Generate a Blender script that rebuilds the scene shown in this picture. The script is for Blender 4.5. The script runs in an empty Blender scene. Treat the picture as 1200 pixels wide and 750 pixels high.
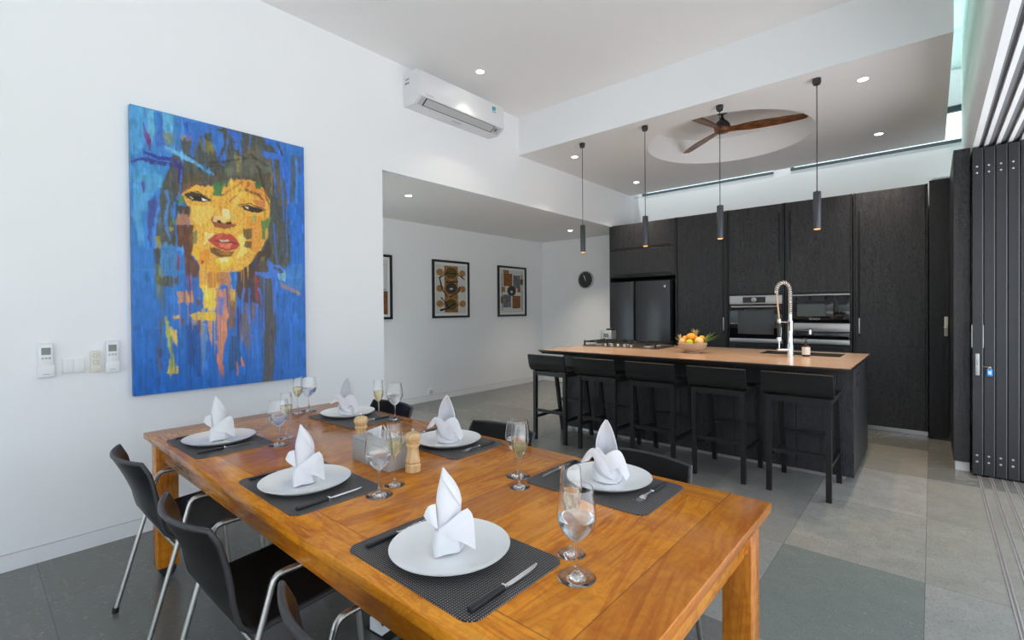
import bpy, bmesh, math, random
import numpy as np
from mathutils import Vector, Matrix
random.seed(7)
PI = math.pi
SC = bpy.context.scene
COL = SC.collection

# ------------------------------------------------------------------ camera
CF, CYAW, CPITCH, CROLL, CCY, CH = 562.57, 0.718573, -0.00812, -0.0078, 367.3, 1.35
def make_camera():
    c, s = math.cos, math.sin
    f = Vector((-s(CYAW)*c(CPITCH), c(CYAW)*c(CPITCH), s(CPITCH)))
    r = Vector((c(CYAW), s(CYAW), 0)); u = r.cross(f)
    r2 = r*c(CROLL)+u*s(CROLL); u2 = -r*s(CROLL)+u*c(CROLL)
    cam = bpy.data.cameras.new('camera'); o = bpy.data.objects.new('camera', cam)
    COL.objects.link(o)
    m = Matrix(((r2.x, u2.x, -f.x, 0), (r2.y, u2.y, -f.y, 0), (r2.z, u2.z, -f.z, CH), (0, 0, 0, 1)))
    o.matrix_world = m
    cam.sensor_width = 36; cam.lens = 36*CF/1200; cam.shift_y = -(375-CCY)/1200
    cam.clip_start = 0.02; cam.clip_end = 200
    SC.camera = o
make_camera()

# ------------------------------------------------------------------ node helpers
class NT:
    def __init__(s, name):
        s.m = bpy.data.materials.new(name); s.m.use_nodes = True
        s.t = s.m.node_tree; s.t.nodes.clear()
        s.out = s.t.nodes.new('ShaderNodeOutputMaterial')
    def n(s, typ, ins=None, **props):
        nd = s.t.nodes.new('ShaderNode'+typ)
        for k, v in props.items(): setattr(nd, k, v)
        if ins:
            for k, v in ins.items():
                sock = nd.inputs[k]
                if isinstance(v, bpy.types.NodeSocket): s.t.links.new(v, sock)
                elif isinstance(v, bpy.types.Node): s.t.links.new(v.outputs[0], sock)
                else: sock.default_value = v
        return nd
    def math(s, op, a, b=0.0):
        return s.n('Math', {0: a, 1: b}, operation=op).outputs[0]
    def ramp(s, fac, stops, interp='LINEAR'):
        nd = s.n('ValToRGB', {0: fac}); cr = nd.color_ramp; cr.interpolation = interp
        while len(cr.elements) < len(stops): cr.elements.new(0.5)
        for e, (p, c) in zip(cr.elements, stops):
            e.position = p; e.color = (*c, 1) if len(c) == 3 else c
        return nd.outputs[0]
    def mix(s, fac, a, b, blend='MIX'):
        nd = s.n('Mix', data_type='RGBA', blend_type=blend)
        for i, v in ((0, fac), (6, a), (7, b)):
            sock = nd.inputs[i]
            if isinstance(v, bpy.types.NodeSocket): s.t.links.new(v, sock)
            elif i == 0: sock.default_value = v
            else: sock.default_value = (*v, 1) if len(v) == 3 else v
        return nd.outputs[2]
    def coord(s, kind='Object'):
        return s.n('TexCoord').outputs[kind]
    def mapping(s, vec, scale=(1, 1, 1), loc=(0, 0, 0), rot=(0, 0, 0)):
        return s.n('Mapping', {'Vector': vec, 'Scale': scale, 'Location': loc, 'Rotation': rot}).outputs[0]
    def noise(s, vec, scale, detail=3, rough=.5, dist=0.0, out=0):
        return s.n('TexNoise', {'Vector': vec, 'Scale': scale, 'Detail': detail, 'Roughness': rough, 'Distortion': dist}).outputs[out]
    def bump(s, h, strength=.2, dist=.01):
        return s.n('Bump', {'Height': h, 'Strength': strength, 'Distance': dist}).outputs[0]
    def bsdf(s, color, rough=.5, metal=0, spec=.5, normal=None, **extra):
        d = {'Roughness': rough, 'Metallic': metal, 'Specular IOR Level': spec}
        d['Base Color'] = color if not (isinstance(color, tuple) and len(color) == 3) else (*color, 1)
        if normal is not None: d['Normal'] = normal
        for k, v in extra.items(): d[k.replace('_', ' ')] = v
        b = s.n('BsdfPrincipled', d)
        s.t.links.new(b.outputs[0], s.out.inputs[0]); return b

def srgb(r, g, b):
    f = lambda v: (v/255/12.92) if v/255 <= .04045 else ((v/255+.055)/1.055)**2.4
    return (f(r), f(g), f(b))

def simple(name, col, rough=.5, metal=0, spec=.5, noise=0.0, nscale=40, bump=0.0, bscale=60, **extra):
    t = NT(name); c = col; nrm = None
    v = t.coord()
    if noise:
        n = t.noise(v, nscale, 4)
        c = t.mix(t.math('MULTIPLY', n, noise), col, tuple(x*.45 for x in col))
    if bump: nrm = t.bump(t.noise(v, bscale, 3), bump, .004)
    t.bsdf(c, rough, metal, spec, nrm, **extra)
    return t.m

M = {}
M['wall'] = simple('white_wall_paint', (.855, .86, .87), .62, spec=.3, bump=.04, bscale=150)
M['ceiling'] = simple('ceiling_paint', (.865, .85, .84), .8, spec=.2, bump=.03, bscale=150)
M['trim'] = simple('white_trim_paint', (.82, .82, .83), .4, spec=.4, noise=.04)
M['gap'] = simple('shadow_gap_line', (.48, .49, .51), .7, noise=.1)
M['steel'] = simple('satin_steel', (.50, .485, .46), .34, 1.0, noise=.08, nscale=90)
M['chrome'] = simple('polished_chrome', (.82, .82, .84), .08, 1.0, noise=.03)
M['inox'] = simple('brushed_steel_front', (.46, .46, .45), .36, .55, noise=.1, nscale=120)
M['black_metal'] = simple('black_powder_coat', (.018, .018, .020), .42, noise=.2)
M['pendant'] = simple('graphite_pendant_metal', (.10, .10, .11), .28, .8, noise=.1)
M['aluminium'] = simple('dark_grey_aluminium', (.026, .026, .030), .45, .15, noise=.25, nscale=6)
M['slate_frame'] = simple('slate_grey_frame', (.085, .11, .12), .45, .1, noise=.1)
M['alu_edge'] = simple('pale_aluminium_edge', (.15, .15, .165), .3, .7, noise=.1)
M['track_metal'] = simple('track_metal', (.62, .60, .58), .3, .6, noise=.1)
M['track_dark'] = simple('track_groove', (.22, .17, .15), .5, noise=.2)
M['rail_grey'] = simple('rail_grey', (.22, .22, .23), .5, noise=.1)
M['leather'] = simple('black_leather', (.0075, .007, .007), .36, spec=.15, bump=.05, bscale=240, noise=.2)
M['leather_edge'] = simple('leather_edge_piping', (.03, .03, .032), .4, noise=.2)
M['rubber'] = simple('black_rubber', (.012, .012, .012), .6, noise=.2)
M['plastic_white'] = simple('white_plastic', (.80, .80, .81), .35, noise=.03)
M['plastic_cream'] = simple('cream_plastic', (.74, .71, .60), .4, noise=.05)
M['plastic_grey'] = simple('grey_plastic', (.45, .46, .47), .4, noise=.05)
M['lcd'] = simple('lcd_screen', (.20, .24, .23), .2, noise=.5, nscale=120)
M['oven_glass'] = simple('reflection_grey_glass', (.055, .06, .06), .07, noise=.4, nscale=12)  # grey base colour stands in for the outdoors mirrored in dark glass
M['ceramic'] = simple('white_ceramic', (.86, .86, .855), .09, spec=.5, noise=.02)
M['ac_white'] = simple('air_conditioner_white', (.74, .74, .755), .34, spec=.45, noise=.02)
M['ac_grey'] = simple('air_conditioner_flap', (.52, .52, .53), .3, noise=.03)
M['black_gloss'] = simple('black_glass_front', (.008, .008, .010), .05, spec=.5, noise=.1)
M['fridge'] = simple('dark_steel_fridge', (.070, .072, .078), .30, .7, noise=.12, nscale=4)
M['black_void'] = simple('black_recess', (.004, .004, .005), .7, noise=.2)
M['iron'] = simple('cast_iron', (.012, .011, .011), .5, noise=.3, bump=.2)
M['stone_box'] = simple('grey_stone', (.50, .50, .495), .75, noise=.75, nscale=160, bump=.25, bscale=220)
M['hose'] = simple('tan_hose', (.55, .38, .24), .45, noise=.2)
M['amber'] = simple('amber_bottle', (.05, .018, .008), .1, noise=.2)
M['label_white'] = simple('white_label', (.72, .71, .69), .6, noise=.06)
M['paper'] = simple('white_paper_napkin', (.80, .80, .81), .9, spec=.1, noise=.04, bump=.1)
M['mount'] = simple('white_picture_mount', (.76, .77, .78), .7, noise=.03)
M['frame_black'] = simple('black_picture_frame', (.014, .013, .013), .35, noise=.3)
M['blue_tag'] = simple('blue_key_tag', (.01, .30, .85), .3, noise=.05)
M['brass'] = simple('brass', (.65, .5, .3), .3, 1.0, noise=.1)
M['bowl'] = simple('pale_wood_bowl', (.52, .38, .29), .6, noise=.3, nscale=60)
M['orange_fruit'] = simple('orange_fruit', (.85, .33, .02), .45, noise=.3, nscale=25, bump=.15, bscale=90)
M['yellow_fruit'] = simple('yellow_fruit', (.80, .52, .04), .42, noise=.25, nscale=20)
M['pale_fruit'] = simple('pale_fruit', (.80, .58, .22), .5, noise=.3, nscale=16)
M['peach_fruit'] = simple('peach_fruit', (.78, .48, .24), .5, noise=.3, nscale=16)
M['lime_fruit'] = simple('lime_fruit', (.48, .52, .03), .4, noise=.3, nscale=20)
M['leaf'] = simple('green_leaf', (.14, .30, .03), .5, noise=.5, nscale=30)
M['leaf_dry'] = simple('dry_leaf', (.45, .40, .16), .6, noise=.4, nscale=30)
M['terrace'] = simple('added_terrace_stone', (.64, .64, .63), .7, noise=.25, nscale=5)
M['roof'] = simple('roof_concrete', (.6, .6, .6), .8, noise=.2)
M['print_ink'] = simple('grey_printing', (.18, .19, .22), .6, noise=.1)
M['logo_green'] = simple('green_mark', (.10, .42, .20), .5, noise=.05)
M['logo_blue'] = simple('blue_mark', (.03, .35, .62), .5, noise=.05)
M['rim_silver'] = simple('silver_clock_rim', (.52, .53, .54), .35, .3, noise=.05)
M['clock_face'] = simple('charcoal_clock_face', (.04, .04, .042), .6, noise=.3)
M['sink'] = simple('dark_sink_steel', (.16, .15, .14), .35, .8, noise=.2)

def emission(name, col, strength):
    t = NT(name)
    n = t.noise(t.coord(), 8, 1)
    c = t.mix(t.math('MULTIPLY', n, .05), col, tuple(x*.9 for x in col))
    e = t.n('Emission', {'Color': c, 'Strength': strength})
    t.t.links.new(e.outputs[0], t.out.inputs[0]); return t.m
M['lamp'] = emission('lamp_glow', (1, .93, .84), 26)
M['warm_lamp'] = emission('warm_lamp_glow', (1, .50, .18), 1.6)
M['display'] = emission('lit_display', (.75, .8, .85), .5)

def glass_thin(name, tint=(1, 1, 1), rough=0.0, f0=.04):
    t = NT(name)
    lw = t.n('LayerWeight', {'Blend': .35})
    fac = t.math('MAXIMUM', t.math('POWER', lw.outputs['Facing'], 2.6), f0)
    fac = t.math('MINIMUM', fac, .75)
    v = t.noise(t.coord(), 30, 2)
    tr = t.n('BsdfTransparent', {'Color': t.mix(t.math('MULTIPLY', v, .02), tint, (.9, .95, .95))})
    gl = t.n('BsdfGlossy', {'Color': (1, 1, 1, 1), 'Roughness': rough})
    mx = t.n('MixShader', {0: fac, 1: tr.outputs[0], 2: gl.outputs[0]})
    t.t.links.new(mx.outputs[0], t.out.inputs[0]); return t.m
def real_glass(name, ior=1.45, tint=(1, 1, 1)):
    t = NT(name); n = t.noise(t.coord(), 12, 1)
    c = t.mix(t.math('MULTIPLY', n, .02), tint, (.95, .97, .97))
    b = t.n('BsdfGlass', {'Color': c, 'Roughness': 0.0, 'IOR': ior})
    t.t.links.new(b.outputs[0], t.out.inputs[0]); return t.m
M['glass'] = real_glass('clear_drinking_glass', 1.48)
M['pane'] = glass_thin('window_glass', (.93, .97, .96), 0.0, .04)
M['pane_green'] = glass_thin('green_tinted_roof_glass', (.66, .80, .74), 0.0, .05)

def liquid(name, col, ior, droplets=False):
    t = NT(name)
    v = t.coord()
    n = t.noise(v, 220 if droplets else 30, 3)
    nr = t.bump(n, .35 if droplets else .02, .002)
    b = t.n('BsdfRefraction', {'Color': (*col, 1), 'Roughness': .03 if droplets else 0.0, 'IOR': ior, 'Normal': nr})
    g = t.n('BsdfGlossy', {'Color': (1, 1, 1, 1), 'Roughness': .02})
    tr = t.n('BsdfTransparent', {'Color': (*col, 1)})
    fr = t.n('Fresnel', {'IOR': ior})
    m1 = t.n('MixShader', {0: .35, 1: b.outputs[0], 2: tr.outputs[0]})
    m2 = t.n('MixShader', {0: fr.outputs[0], 1: m1.outputs[0], 2: g.outputs[0]})
    t.t.links.new(m2.outputs[0], t.out.inputs[0]); return t.m
M['water'] = liquid('still_water', (.95, .97, .985), 1.33, True)
M['wine'] = liquid('white_wine', (.98, .92, .72), 1.34)

def teak(name, planks):
    t = NT(name)
    v = t.coord()
    sp = t.n('SeparateXYZ', {0: v}); X, Y = sp.outputs[0], sp.outputs[1]
    if planks:
        # boards of the field run across the table (Y), the border boards run along their edges
        bx = t.math('GREATER_THAN', t.math('ABSOLUTE', X), 1.205)
        by = t.math('MULTIPLY', t.math('GREATER_THAN', t.math('ABSOLUTE', Y), .425), t.math('SUBTRACT', 1.0, bx))
        idx = t.math('FLOOR', t.math('DIVIDE', t.math('ADD', X, .08), .165))
        inner = t.math('SUBTRACT', t.math('SUBTRACT', 1.0, bx), by)
        ident = t.math('ADD', t.math('MULTIPLY', idx, inner), t.math('ADD', t.math('MULTIPLY', bx, t.math('ADD', 40.3, t.math('SIGN', X))), t.math('MULTIPLY', by, t.math('ADD', 71.7, t.math('SIGN', Y)))))
        wn = t.n('TexWhiteNoise', {'W': ident}, noise_dimensions='1D')
        rnd, rcol = wn.outputs[0], wn.outputs[1]
        # grain along Y inside and on the ends, along X on the long borders
        vy = t.mapping(v, (10, .9, 10)); vx = t.mapping(v, (.9, 10, 10))
        gv = t.mix(by, vy, vx)
        gv2 = t.n('VectorMath', {0: gv, 1: rcol}, operation='ADD').outputs[0]
        fx = t.math('FRACT', t.math('DIVIDE', t.math('ADD', X, .08), .165))
        dseam = t.math('MULTIPLY', t.math('MINIMUM', fx, t.math('SUBTRACT', 1.0, fx)), .165)
        s1 = t.math('MULTIPLY', t.math('MULTIPLY', t.math('LESS_THAN', dseam, .0008), inner), .6)
        s2 = t.math('LESS_THAN', t.math('ABSOLUTE', t.math('SUBTRACT', t.math('ABSOLUTE', X), 1.205)), .0016)
        s3 = t.math('MULTIPLY', t.math('LESS_THAN', t.math('ABSOLUTE', t.math('SUBTRACT', t.math('ABSOLUTE', Y), .425)), .0016), t.math('SUBTRACT', 1.0, bx))
        seam = t.math('MAXIMUM', s1, t.math('MAXIMUM', s2, s3))
    else:
        oi = t.n('ObjectInfo')
        rnd = oi.outputs['Random']; seam = None
        sz = t.mapping(v, (9, 9, 1.2)) if name.endswith('leg') else t.mapping(v, (1.2, 9, 9)) if name.endswith('rail') else t.mapping(v, (9, 1.2, 9))
        gv2 = sz
    figure = t.noise(t.mapping(gv2, (.38, .70, .5)), 1.0, 4, .55, 2.2)
    ring = t.math('ABSOLUTE', t.math('SINE', t.math('MULTIPLY', figure, 30.0)))
    fine = t.noise(t.mapping(gv2, (3.2, 1.0, 3.2)) if not planks else t.n('VectorMath', {0: gv2, 1: gv2}, operation='ADD').outputs[0], 2.2, 6, .62, .5)
    f = t.math('ADD', t.math('MULTIPLY', figure, .50), t.math('ADD', t.math('MULTIPLY', ring, .16), t.math('MULTIPLY', fine, .34)))
    c = t.ramp(f, [(.26, (.27, .068, .007)), (.42, (.56, .168, .012)), (.58, (.78, .285, .020)), (.78, (.88, .40, .040))])
    c = t.mix(t.math('MULTIPLY', t.math('SUBTRACT', 1.0, rnd), .50), c, (.30, .080, .012))
    bl = t.noise(t.mapping(v, (1.0, 1.0, 1.0)), 5.5, 5, .62, 1.4); knot = t.n('TexVoronoi', {'Vector': t.mapping(t.n('VectorMath', {0: v, 1: t.math('MULTIPLY', bl, .35)}, operation='ADD').outputs[0], (1.0, 1.0, 1.0)), 'Scale': 3.2}).outputs['Distance']
    sw = t.math('ABSOLUTE', t.math('SINE', t.math('MULTIPLY', t.math('ADD', knot, t.math('MULTIPLY', bl, .35)), 26.0)))
    c = t.mix(t.math('MULTIPLY', t.math('GREATER_THAN', bl, .50), t.math('MULTIPLY', t.math('SUBTRACT', bl, .5), 2.4)), c, (.34, .085, .010))
    c = t.mix(t.math('MULTIPLY', t.math('SUBTRACT', 1.0, sw), .22), c, (.20, .05, .008))
    if seam is not None: c = t.mix(t.math('MULTIPLY', seam, .55), c, (.08, .025, .008))
    t.bsdf(c, t.math('ADD', .13, t.math('MULTIPLY', fine, .09)), 0, .30)
    return t.m
M['teak_top'] = teak('teak_tabletop', True)
M['teak_leg'] = teak('teak_leg', False)
M['teak_rail'] = teak('teak_rail', False)
M['teak_end'] = teak('teak_end', False)

def wood(name, c1, c2, rough, sc=(30, 30, 3), bump=.1, coarse=1.0):
    t = NT(name); v = t.mapping(t.coord(), sc)
    n = t.noise(v, 1.0*coarse, 5, .6, 1.2); w = t.n('TexWave', {'Vector': v, 'Scale': .35*coarse, 'Distortion': 9.0, 'Detail': 4.0}, wave_type='BANDS').outputs['Fac']
    f = t.math('ADD', t.math('MULTIPLY', n, .6), t.math('MULTIPLY', w, .4))
    c = t.ramp(f, [(.25, c1), (.75, c2)])
    t.bsdf(c, rough, 0, .5, t.bump(f, bump, .003)); return t.m
def black_oak(name, c1, c2, rough, sc, bump, spec=.45):
    t = NT(name); v0 = t.coord(); oi = t.n('ObjectInfo')
    v = t.n('VectorMath', {0: t.mapping(v0, sc), 1: t.math('MULTIPLY', oi.outputs['Random'], 17.0)}, operation='ADD').outputs[0]
    n = t.noise(v, 1.0, 6, .62, .9); big = t.noise(t.mapping(v, (.22, .22, .5)), 1.0, 3, .5, 2.0)
    ring = t.math('ABSOLUTE', t.math('SINE', t.math('MULTIPLY', big, 60.0)))
    f = t.math('ADD', t.math('MULTIPLY', n, .62), t.math('MULTIPLY', ring, .38))
    c = t.ramp(f, [(.28, c1), (.70, c2)])
    t.bsdf(c, rough, 0, spec, t.bump(f, bump, .003)); return t.m
M['oak_black'] = black_oak('black_stained_oak', (.007, .007, .008), (.021, .020, .022), .48, (34, 34, 3.4), .3)
M['oak_black_face'] = black_oak('black_stained_oak_face', (.0055, .005, .006), (.036, .034, .037), .46, (30, 30, 3.0), .45)
M['stool_wood'] = black_oak('black_stained_stool_wood', (.006, .006, .006), (.014, .0135, .013), .36, (40, 40, 8), .08, .4)
M['fan_wood'] = wood('walnut_fan_blade', (.11, .040, .014), (.26, .105, .038), .38, (6, 40, 40), .05)
M['beech'] = wood('beech_wood', (.62, .38, .17), (.78, .54, .28), .4, (60, 60, 6), .03)
def counter_mat():
    t = NT('tan_counter_laminate'); v = t.mapping(t.coord(), (3, 30, 30))
    n = t.noise(v, 1.4, 5, .6, .6); n2 = t.noise(t.coord(), 90, 3)
    c = t.ramp(n, [(.3, (.43, .29, .19)), (.7, (.56, .39, .27))])
    c = t.mix(t.math('MULTIPLY', n2, .25), c, (.16, .12, .09))
    t.bsdf(c, .22, 0, .5, t.bump(n2, .03, .002)); return t.m
M['counter'] = counter_mat()
M['counter_edge'] = simple('dark_counter_edge', (.045, .037, .032), .35, noise=.2)

def linen():
    t = NT('white_linen'); v = t.coord()
    w = t.noise(v, 700, 2); n = t.noise(v, 35, 3)
    c = t.mix(t.math('MULTIPLY', n, .12), (.76, .75, .775), (.60, .59, .63))
    t.bsdf(c, .85, 0, .15, t.bump(t.math('ADD', t.math('MULTIPLY', w, .3), n), .25, .004), Sheen_Weight=.2); return t.m
M['linen'] = linen()

def placemat_mat():
    t = NT('woven_vinyl_mat'); v = t.coord()
    sp = t.n('SeparateXYZ', {0: v})
    a = t.math('SINE', t.math('MULTIPLY', sp.outputs[0], 2*PI/.0072))
    b = t.math('SINE', t.math('MULTIPLY', sp.outputs[1], 2*PI/.0060))
    w = t.math('ADD', t.math('MULTIPLY', a, .5), .5)
    pick = t.math('MULTIPLY', t.math('GREATER_THAN', t.math('ADD', a, t.math('MULTIPLY', b, .85)), .72), 1.0)
    n = t.noise(v, 200, 2)
    c = t.mix(pick, (.018, .016, .016), (.31, .29, .285))
    c = t.mix(t.math('MULTIPLY', n, .2), c, (.02, .02, .02))
    t.bsdf(c, .48, 0, .5, t.bump(t.math('MULTIPLY', a, b), .4, .002)); return t.m
M['placemat'] = placemat_mat()

def floor_mat():
    t = NT('slate_floor_tiles'); v = t.n('NewGeometry').outputs['Position']
    sp = t.n('SeparateXYZ', {0: v}); X, Y = sp.outputs[0], sp.outputs[1]
    u = t.math('DIVIDE', t.math('ADD', X, .025), .6145); w = t.math('DIVIDE', t.math('SUBTRACT', Y, 3.075), .943)
    iu, iw = t.math('FLOOR', u), t.math('FLOOR', w)
    cv = t.n('CombineXYZ', {0: iu, 1: iw, 2: 3.7})
    wn = t.n('TexWhiteNoise', {'Vector': cv}, noise_dimensions='3D')
    base = t.ramp(wn.outputs[0], [(0, (.088, .092, .090)), (.3, (.112, .113, .108)), (.55, (.100, .110, .105)), (.8, (.128, .124, .114)), (1, (.140, .138, .130))])
    def tile(col, a, b, c_):
        k = t.math('MULTIPLY', t.math('COMPARE', iu, float(a)), t.math('COMPARE', iw, float(b)))
        return t.mix(k, col, c_)
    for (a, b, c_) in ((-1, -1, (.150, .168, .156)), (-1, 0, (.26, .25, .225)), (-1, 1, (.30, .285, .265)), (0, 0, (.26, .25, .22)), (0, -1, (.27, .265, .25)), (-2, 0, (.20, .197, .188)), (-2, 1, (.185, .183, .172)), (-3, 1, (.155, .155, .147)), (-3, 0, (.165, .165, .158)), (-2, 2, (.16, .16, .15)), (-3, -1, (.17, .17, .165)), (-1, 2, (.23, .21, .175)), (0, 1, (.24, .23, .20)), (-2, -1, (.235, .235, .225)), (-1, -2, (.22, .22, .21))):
        base = tile(base, a, b, c_)  # listed tiles: own stone tones, lightened further to paint in daylight
    off = t.n('VectorMath', {0: v, 1: wn.outputs[1]}, operation='ADD').outputs[0]
    cloud = t.noise(t.mapping(off, (1.2, 2.6, 1)), 1.6, 6, .6, .8)
    speck = t.noise(off, 60, 4, .65); speck2 = t.noise(t.mapping(off, (60, 26, 1)), 2.2, 3, .7)
    vein = t.noise(t.mapping(off, (1.0, .6, 1)), 1.3, 3, .5, 1.5)
    vline = t.math('LESS_THAN', t.math('ABSOLUTE', t.math('SUBTRACT', vein, .5)), .006)
    streak = t.noise(t.mapping(off, (1.6, 9, 1), rot=(0, 0, .5)), 2.0, 4, .6, .6)
    c = t.mix(t.math('MULTIPLY', cloud, .45), base, (.085, .09, .086))
    c = t.mix(t.math('MULTIPLY', t.math('GREATER_THAN', streak, .62), .06), c, (.33, .33, .31))
    c = t.mix(t.math('MULTIPLY', t.math('GREATER_THAN', speck2, .60), .38), c, (.07, .07, .065))
    c = t.mix(t.math('MULTIPLY', t.math('GREATER_THAN', speck, .68), .25), c, (.40, .40, .38))
    c = t.mix(t.math('MULTIPLY', t.math('MULTIPLY', vline, t.math('GREATER_THAN', wn.outputs[0], .72)), .22), c, (.34, .34, .32))
    mot = t.noise(off, 9.0, 6, .68); c = t.mix(t.math('MULTIPLY', t.math('SUBTRACT', mot, .30), .62), c, (.075, .077, .070))
    fleck = t.noise(t.mapping(off, (70, 40, 1)), 1.0, 2, .5); c = t.mix(t.math('MULTIPLY', t.math('GREATER_THAN', fleck, .68), .13), c, (.46, .46, .43))
    grain = t.noise(off, 180, 2, .5); c = t.mix(t.math('MULTIPLY', t.math('SUBTRACT', grain, .35), .35), c, (.08, .08, .075))
    c = t.mix(1.0, c, (1.50, 1.47, 1.41), 'MULTIPLY')
    fu, fw = t.math('FRACT', u), t.math('FRACT', w)
    du = t.math('MULTIPLY', t.math('MINIMUM', fu, t.math('SUBTRACT', 1.0, fu)), .6145)
    dw = t.math('MULTIPLY', t.math('MINIMUM', fw, t.math('SUBTRACT', 1.0, fw)), .943)
    g = t.math('LESS_THAN', t.math('MINIMUM', du, dw), .0014)
    c = t.mix(t.math('MULTIPLY', g, .6), c, (.06, .06, .06))
    r = t.math('ADD', .13, t.math('MULTIPLY', speck, .16))
    t.bsdf(c, r, 0, .5, t.bump(speck, .06, .003)); return t.m
M['floor'] = floor_mat()

def vcol_mat(name, rough=.45, bumpy=True):
    t = NT(name)
    a = t.n('VertexColor', layer_name='paint')
    n = t.noise(t.mapping(t.coord(), (60, 60, 22)), 3, 4)
    c = t.mix(t.math('MULTIPLY', n, .10), a.outputs[0], (.01, .02, .05))
    t.bsdf(c, rough, 0, .4, t.bump(n, .25, .003)); return t.m
M['oil_paint'] = vcol_mat('oil_paint')
M['print'] = vcol_mat('art_print', .6)

# ------------------------------------------------------------------ mesh builder
class MB:
    def __init__(s): s.v = []; s.f = []; s.mi = []; s.cur = 0
    def add(s, vs, fs):
        o = len(s.v); s.v += [tuple(p) for p in vs]; s.f += [tuple(i+o for i in f) for f in fs]; s.mi += [s.cur]*len(fs); return s
    def box(s, x0, x1, y0, y1, z0, z1, b=0.0, seg=2):
        x0, x1 = min(x0, x1), max(x0, x1); y0, y1 = min(y0, y1), max(y0, y1); z0, z1 = min(z0, z1), max(z0, z1)
        if b <= 0:
            return s.add([(x0, y0, z0), (x1, y0, z0), (x1, y1, z0), (x0, y1, z0), (x0, y0, z1), (x1, y0, z1), (x1, y1, z1), (x0, y1, z1)],
                         [(0, 3, 2, 1), (4, 5, 6, 7), (0, 1, 5, 4), (1, 2, 6, 5), (2, 3, 7, 6), (3, 0, 4, 7)])
        bm = bmesh.new(); bmesh.ops.create_cube(bm, size=1)
        for v in bm.verts: v.co = Vector(((x0+x1)/2+v.co.x*(x1-x0), (y0+y1)/2+v.co.y*(y1-y0), (z0+z1)/2+v.co.z*(z1-z0)))
        bmesh.ops.bevel(bm, geom=bm.edges[:], offset=min(b, .49*min(x1-x0, y1-y0, z1-z0)), segments=seg, affect='EDGES', profile=.5)
        s.bm(bm); return s
    def bm(s, bm, mat=None):
        bm.verts.index_update()
        s.add([(mat @ v.co if mat else v.co) for v in bm.verts], [[v.index for v in f.verts] for f in bm.faces]); bm.free()
    def prism(s, poly, axis, a, b):
        n = len(poly)
        def P(p, h): return {'x': (h, p[0], p[1]), 'y': (p[0], h, p[1]), 'z': (p[0], p[1], h)}[axis]
        s.add([P(p, a) for p in poly]+[P(p, b) for p in poly],
              [tuple(range(n))[::-1], tuple(range(n, 2*n))]+[(i, (i+1) % n, n+(i+1) % n, n+i) for i in range(n)]); return s
    def tube(s, pts, r, n=10, caps=True, closed=False, flat=None):
        pts = [Vector(p) for p in pts]; m = len(pts)
        rs = r if isinstance(r, (list, tuple)) else [r]*m
        tang = []
        for i in range(m):
            if closed: d = pts[(i+1) % m]-pts[i-1]
            else: d = pts[min(i+1, m-1)]-pts[max(i-1, 0)]
            tang.append(d.normalized())
        up = Vector((0, 0, 1)) if abs(tang[0].z) < .9 else Vector((1, 0, 0))
        nrm = (up-tang[0]*up.dot(tang[0])).normalized(); vs = []
        for i in range(m):
            nrm = (nrm-tang[i]*nrm.dot(tang[i])).normalized(); bn = tang[i].cross(nrm)
            for k in range(n):
                a = 2*PI*k/n; fa = 1 if flat is None else flat
                vs.append(pts[i]+(nrm*math.cos(a)*fa+bn*math.sin(a))*rs[i])
        fs = []
        for i in range(m if closed else m-1):
            j = (i+1) % m
            for k in range(n): fs.append((i*n+k, i*n+(k+1) % n, j*n+(k+1) % n, j*n+k))
        if caps and not closed: fs += [tuple(range(n))[::-1], tuple(range((m-1)*n, m*n))]
        return s.add(vs, fs)
    def cyl(s, p0, p1, r, n=20, r1=None): return s.tube([p0, p1], [r, r if r1 is None else r1], n)
    def lathe(s, prof, n=28, c=(0, 0, 0), close=False):
        vs = []; ring = []
        for (r, z) in prof:
            if r < 1e-6: ring.append((len(vs),)); vs.append((c[0], c[1], c[2]+z))
            else:
                ring.append(tuple(range(len(vs), len(vs)+n)))
                vs += [(c[0]+r*math.cos(2*PI*k/n), c[1]+r*math.sin(2*PI*k/n), c[2]+z) for k in range(n)]
        fs = []; L = len(ring)
        for i in range(L if close else L-1):
            a, b = ring[i], ring[(i+1) % L]
            if len(a) == 1 and len(b) == 1: continue
            for k in range(n):
                k2 = (k+1) % n
                if len(a) == 1: fs.append((a[0], b[k2], b[k]))
                elif len(b) == 1: fs.append((a[k], a[k2], b[0]))
                else: fs.append((a[k], a[k2], b[k2], b[k]))
        return s.add(vs, fs)
    def sheet(s, P, t=.002, both=True):
        """closed slab from a grid of points P[i][j]"""
        P = np.array(P, float); n, m = P.shape[:2]
        du = np.gradient(P, axis=0); dv = np.gradient(P, axis=1)
        N = np.cross(du, dv); L = np.linalg.norm(N, axis=2, keepdims=True); N = N/np.maximum(L, 1e-9)
        A = P+N*t/2; B = P-N*t/2
        vs = [tuple(p) for p in A.reshape(-1, 3)]+[tuple(p) for p in B.reshape(-1, 3)]; o = n*m; fs = []
        for i in range(n-1):
            for j in range(m-1):
                a, b, c, d = i*m+j, (i+1)*m+j, (i+1)*m+j+1, i*m+j+1
                fs += [(a, b, c, d), (o+d, o+c, o+b, o+a)]
        bd = [i*m for i in range(n)]+[(n-1)*m+j for j in range(1, m)]+[i*m+m-1 for i in range(n-2, -1, -1)]+[j for j in range(m-2, 0, -1)]
        for k in range(len(bd)):
            a, b = bd[k], bd[(k+1) % len(bd)]; fs.append((b, a, o+a, o+b))
        return s.add(vs, fs)
    def xform(s, mat):
        s.v = [tuple(mat @ Vector(p)) for p in s.v]; return s
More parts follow.
